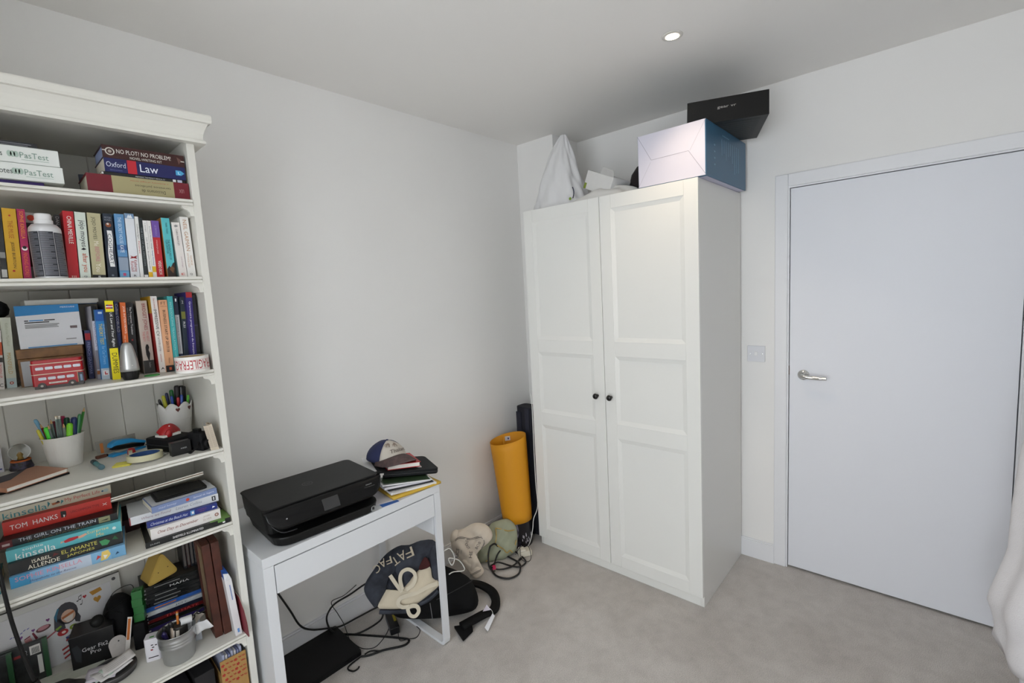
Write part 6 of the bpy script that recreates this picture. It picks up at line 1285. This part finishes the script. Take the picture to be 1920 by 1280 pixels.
for k in range(9): mb.box(.05+k*.03, .053+k*.03, .05, .05+.20*(.5+.5*rn.random()), -.001, -.0006)
mb.build('print_lines', ink('#4a4a48'), r)
# white carrier bag
r = thing('carrier_bag', 'crumpled white plastic carrier bag standing on the wardrobe', 'bag', (-.425, -.455, ZW), (0, 0, 0))
def bagf(u, v):
    a = 2*pi*u; t = v; w = .172*(1-t)**.85+.016; d = .11*(1-t)**.8+.012
    fold = 1+.07*sin(5*a+3*t)*(.4+t)+.05*sin(9*a-7*t)+.03*sin(14*a+11*t)
    y = w*sin(a)*fold*(1.05 if t < .1 else 1)-.030*t+.02*sin(t*3); return (d*cos(a)*fold, y, .42*t**(.95)+.004*sin(7*a)*(1-t))
MB().grid(bagf, 72, 34, cu=True).build('bag_body', mat('#d9d9da', .45, var=.02, bump=.4, bscale=40), r, smooth=True)
MB().lathe([(0, .0), (.02, .003)], 12, cap=False).build('bag_base', mat('#d9d9da', .45), r)
MB().lathe([(0, 0), (.008, 0)], 14, axes((-.118, -.138, .035), (0, -1, 0), (0, 0, 1), (-1, 0, 0)), cap=False).build('green_dot', ink('#7a9a2a'), r)
MB().grid(lambda u, v: (-.112-.002*sin(pi*u), -.155-.008*sin(pi*v)+.006*u, .035+.06*v), 4, 6).build('navy_print', ink('#1a1c3a'), r, solid=.001)
MB().tube([(-.075, .15, .02), (-.06, .135, .06), (-.062, .118, .10), (-.05, .11, .14)], .0012, 5, 4).build('printed_line', ink('#55555c'), r)
# small white open carton, white cloth, dark hat
r = thing('small_carton', 'small white carton lying tilted between the bag and the blue carton', 'box', (-.440, -.745, ZW+.046), (rad(24), rad(4), rad(-14)))
MB().box(-.07, .08, -.105, .100, 0, .095).build('carton', mat('#d6d5d3', .6), r, bevel=.001)
MB().add([(-.07, -.105, .0955), (-.07, .0, .0955), (-.080, -.02, .132), (-.080, -.10, .128)], [(0, 1, 2, 3)]).build('open_flap', mat('#b9b8b6', .6), r, solid=.001)
MB().box(-.0712, -.0704, .080, .098, .0, .03).build('green_print', ink('#7a8a2a'), r)
r = thing('white_cloth', 'white folded cloth spread along the wardrobe top', 'cloth', (-.500, -.785, ZW))
def clo(u, v):
    a = 2*pi*u; e = v*pi/2; k = 1+.10*sin(4*a)+.06*sin(7*a+1); return (.075*cos(e)*cos(a)*k, .20*cos(e)*sin(a)*k, (.062+.012*sin(3*a))*sin(e)*(.75+.25*sin(a*1-2.2)))
MB().grid(clo, 48, 10, cu=True).build('cloth', mat('#dad8d4', .85, bump=.3, bscale=120), r, smooth=True)
r = thing('dark_hat', 'dark maroon hat peeking out left of the blue carton', 'hat', (-.36, -.948, ZW+.02))
MB().lathe([(.088, 0), (.085, .05), (.072, .10), (.045, .138), (.015, .152), (0, .153)], 32).build('crown', mat('#1c1214', .85), r, smooth=True); MB().lathe([(.10, -.018), (.089, .004), (.086, .008)], 32, cap=False).build('brim', mat('#1c1214', .85), r, smooth=True)
# ================================================================== white robe hanging right of the door
r = thing('bath_towel', 'white bath towel hanging beside the door at the right edge', 'towel', (-.52, YF+.012, 0))
PRO = [(1.75, .03), (1.5, .09), (1.1, .15), (.95, .165), (.75, .178), (.60, .182), (.52, .200), (.41, .224), (.36, .210), (.31, .200), (.26, .206), (.20, .190)]
def prot(z_):
    for (za, pa), (zb, pb) in zip(PRO[:-1], PRO[1:]):
        if zb <= z_ <= za: return pb+(pa-pb)*(z_-zb)/(za-zb)
    return PRO[-1][1] if z_ < .3 else PRO[0][1]
def tow(u, v):
    s = u*2-1; zb = .265-.10*abs(s)**1.0+.02*sin(6*s); z_ = zb+(1.75-zb)*v; p = prot(z_)
    return (.21*s*(1.0-.35*v)+.01*sin(9*z_), max(.006, p*(1-abs(s)**2.2)*(1+.05*sin(11*s+2*z_))+.006), z_)
MB().grid(tow, 41, 44).build('towel_cloth', mat('#dddbdd', .95, var=.03, bump=.6, bscale=260), r, smooth=True, solid=.006, off=-1)
MB().grid(lambda u, v: (.035+.16*(u-.5)*(1-.2*v), max(.01, .150*(1-(abs(u-.5)*2)**2)), .08+.30*v+.02*u), 16, 10).build('towel_layer', mat('#e0dfe2', .95, var=.03, bump=.6, bscale=260), r, smooth=True, solid=.005)
MB().lathe([(.018, 0), (.018, .006), (.007, .008), (.006, .045), (.010, .050), (0, .052)], 20, axes((0, .0, 1.755), (1, 0, 0), (0, 0, 1), (0, 1, 0))).build('wall_hook', CHROME, r, smooth=True)
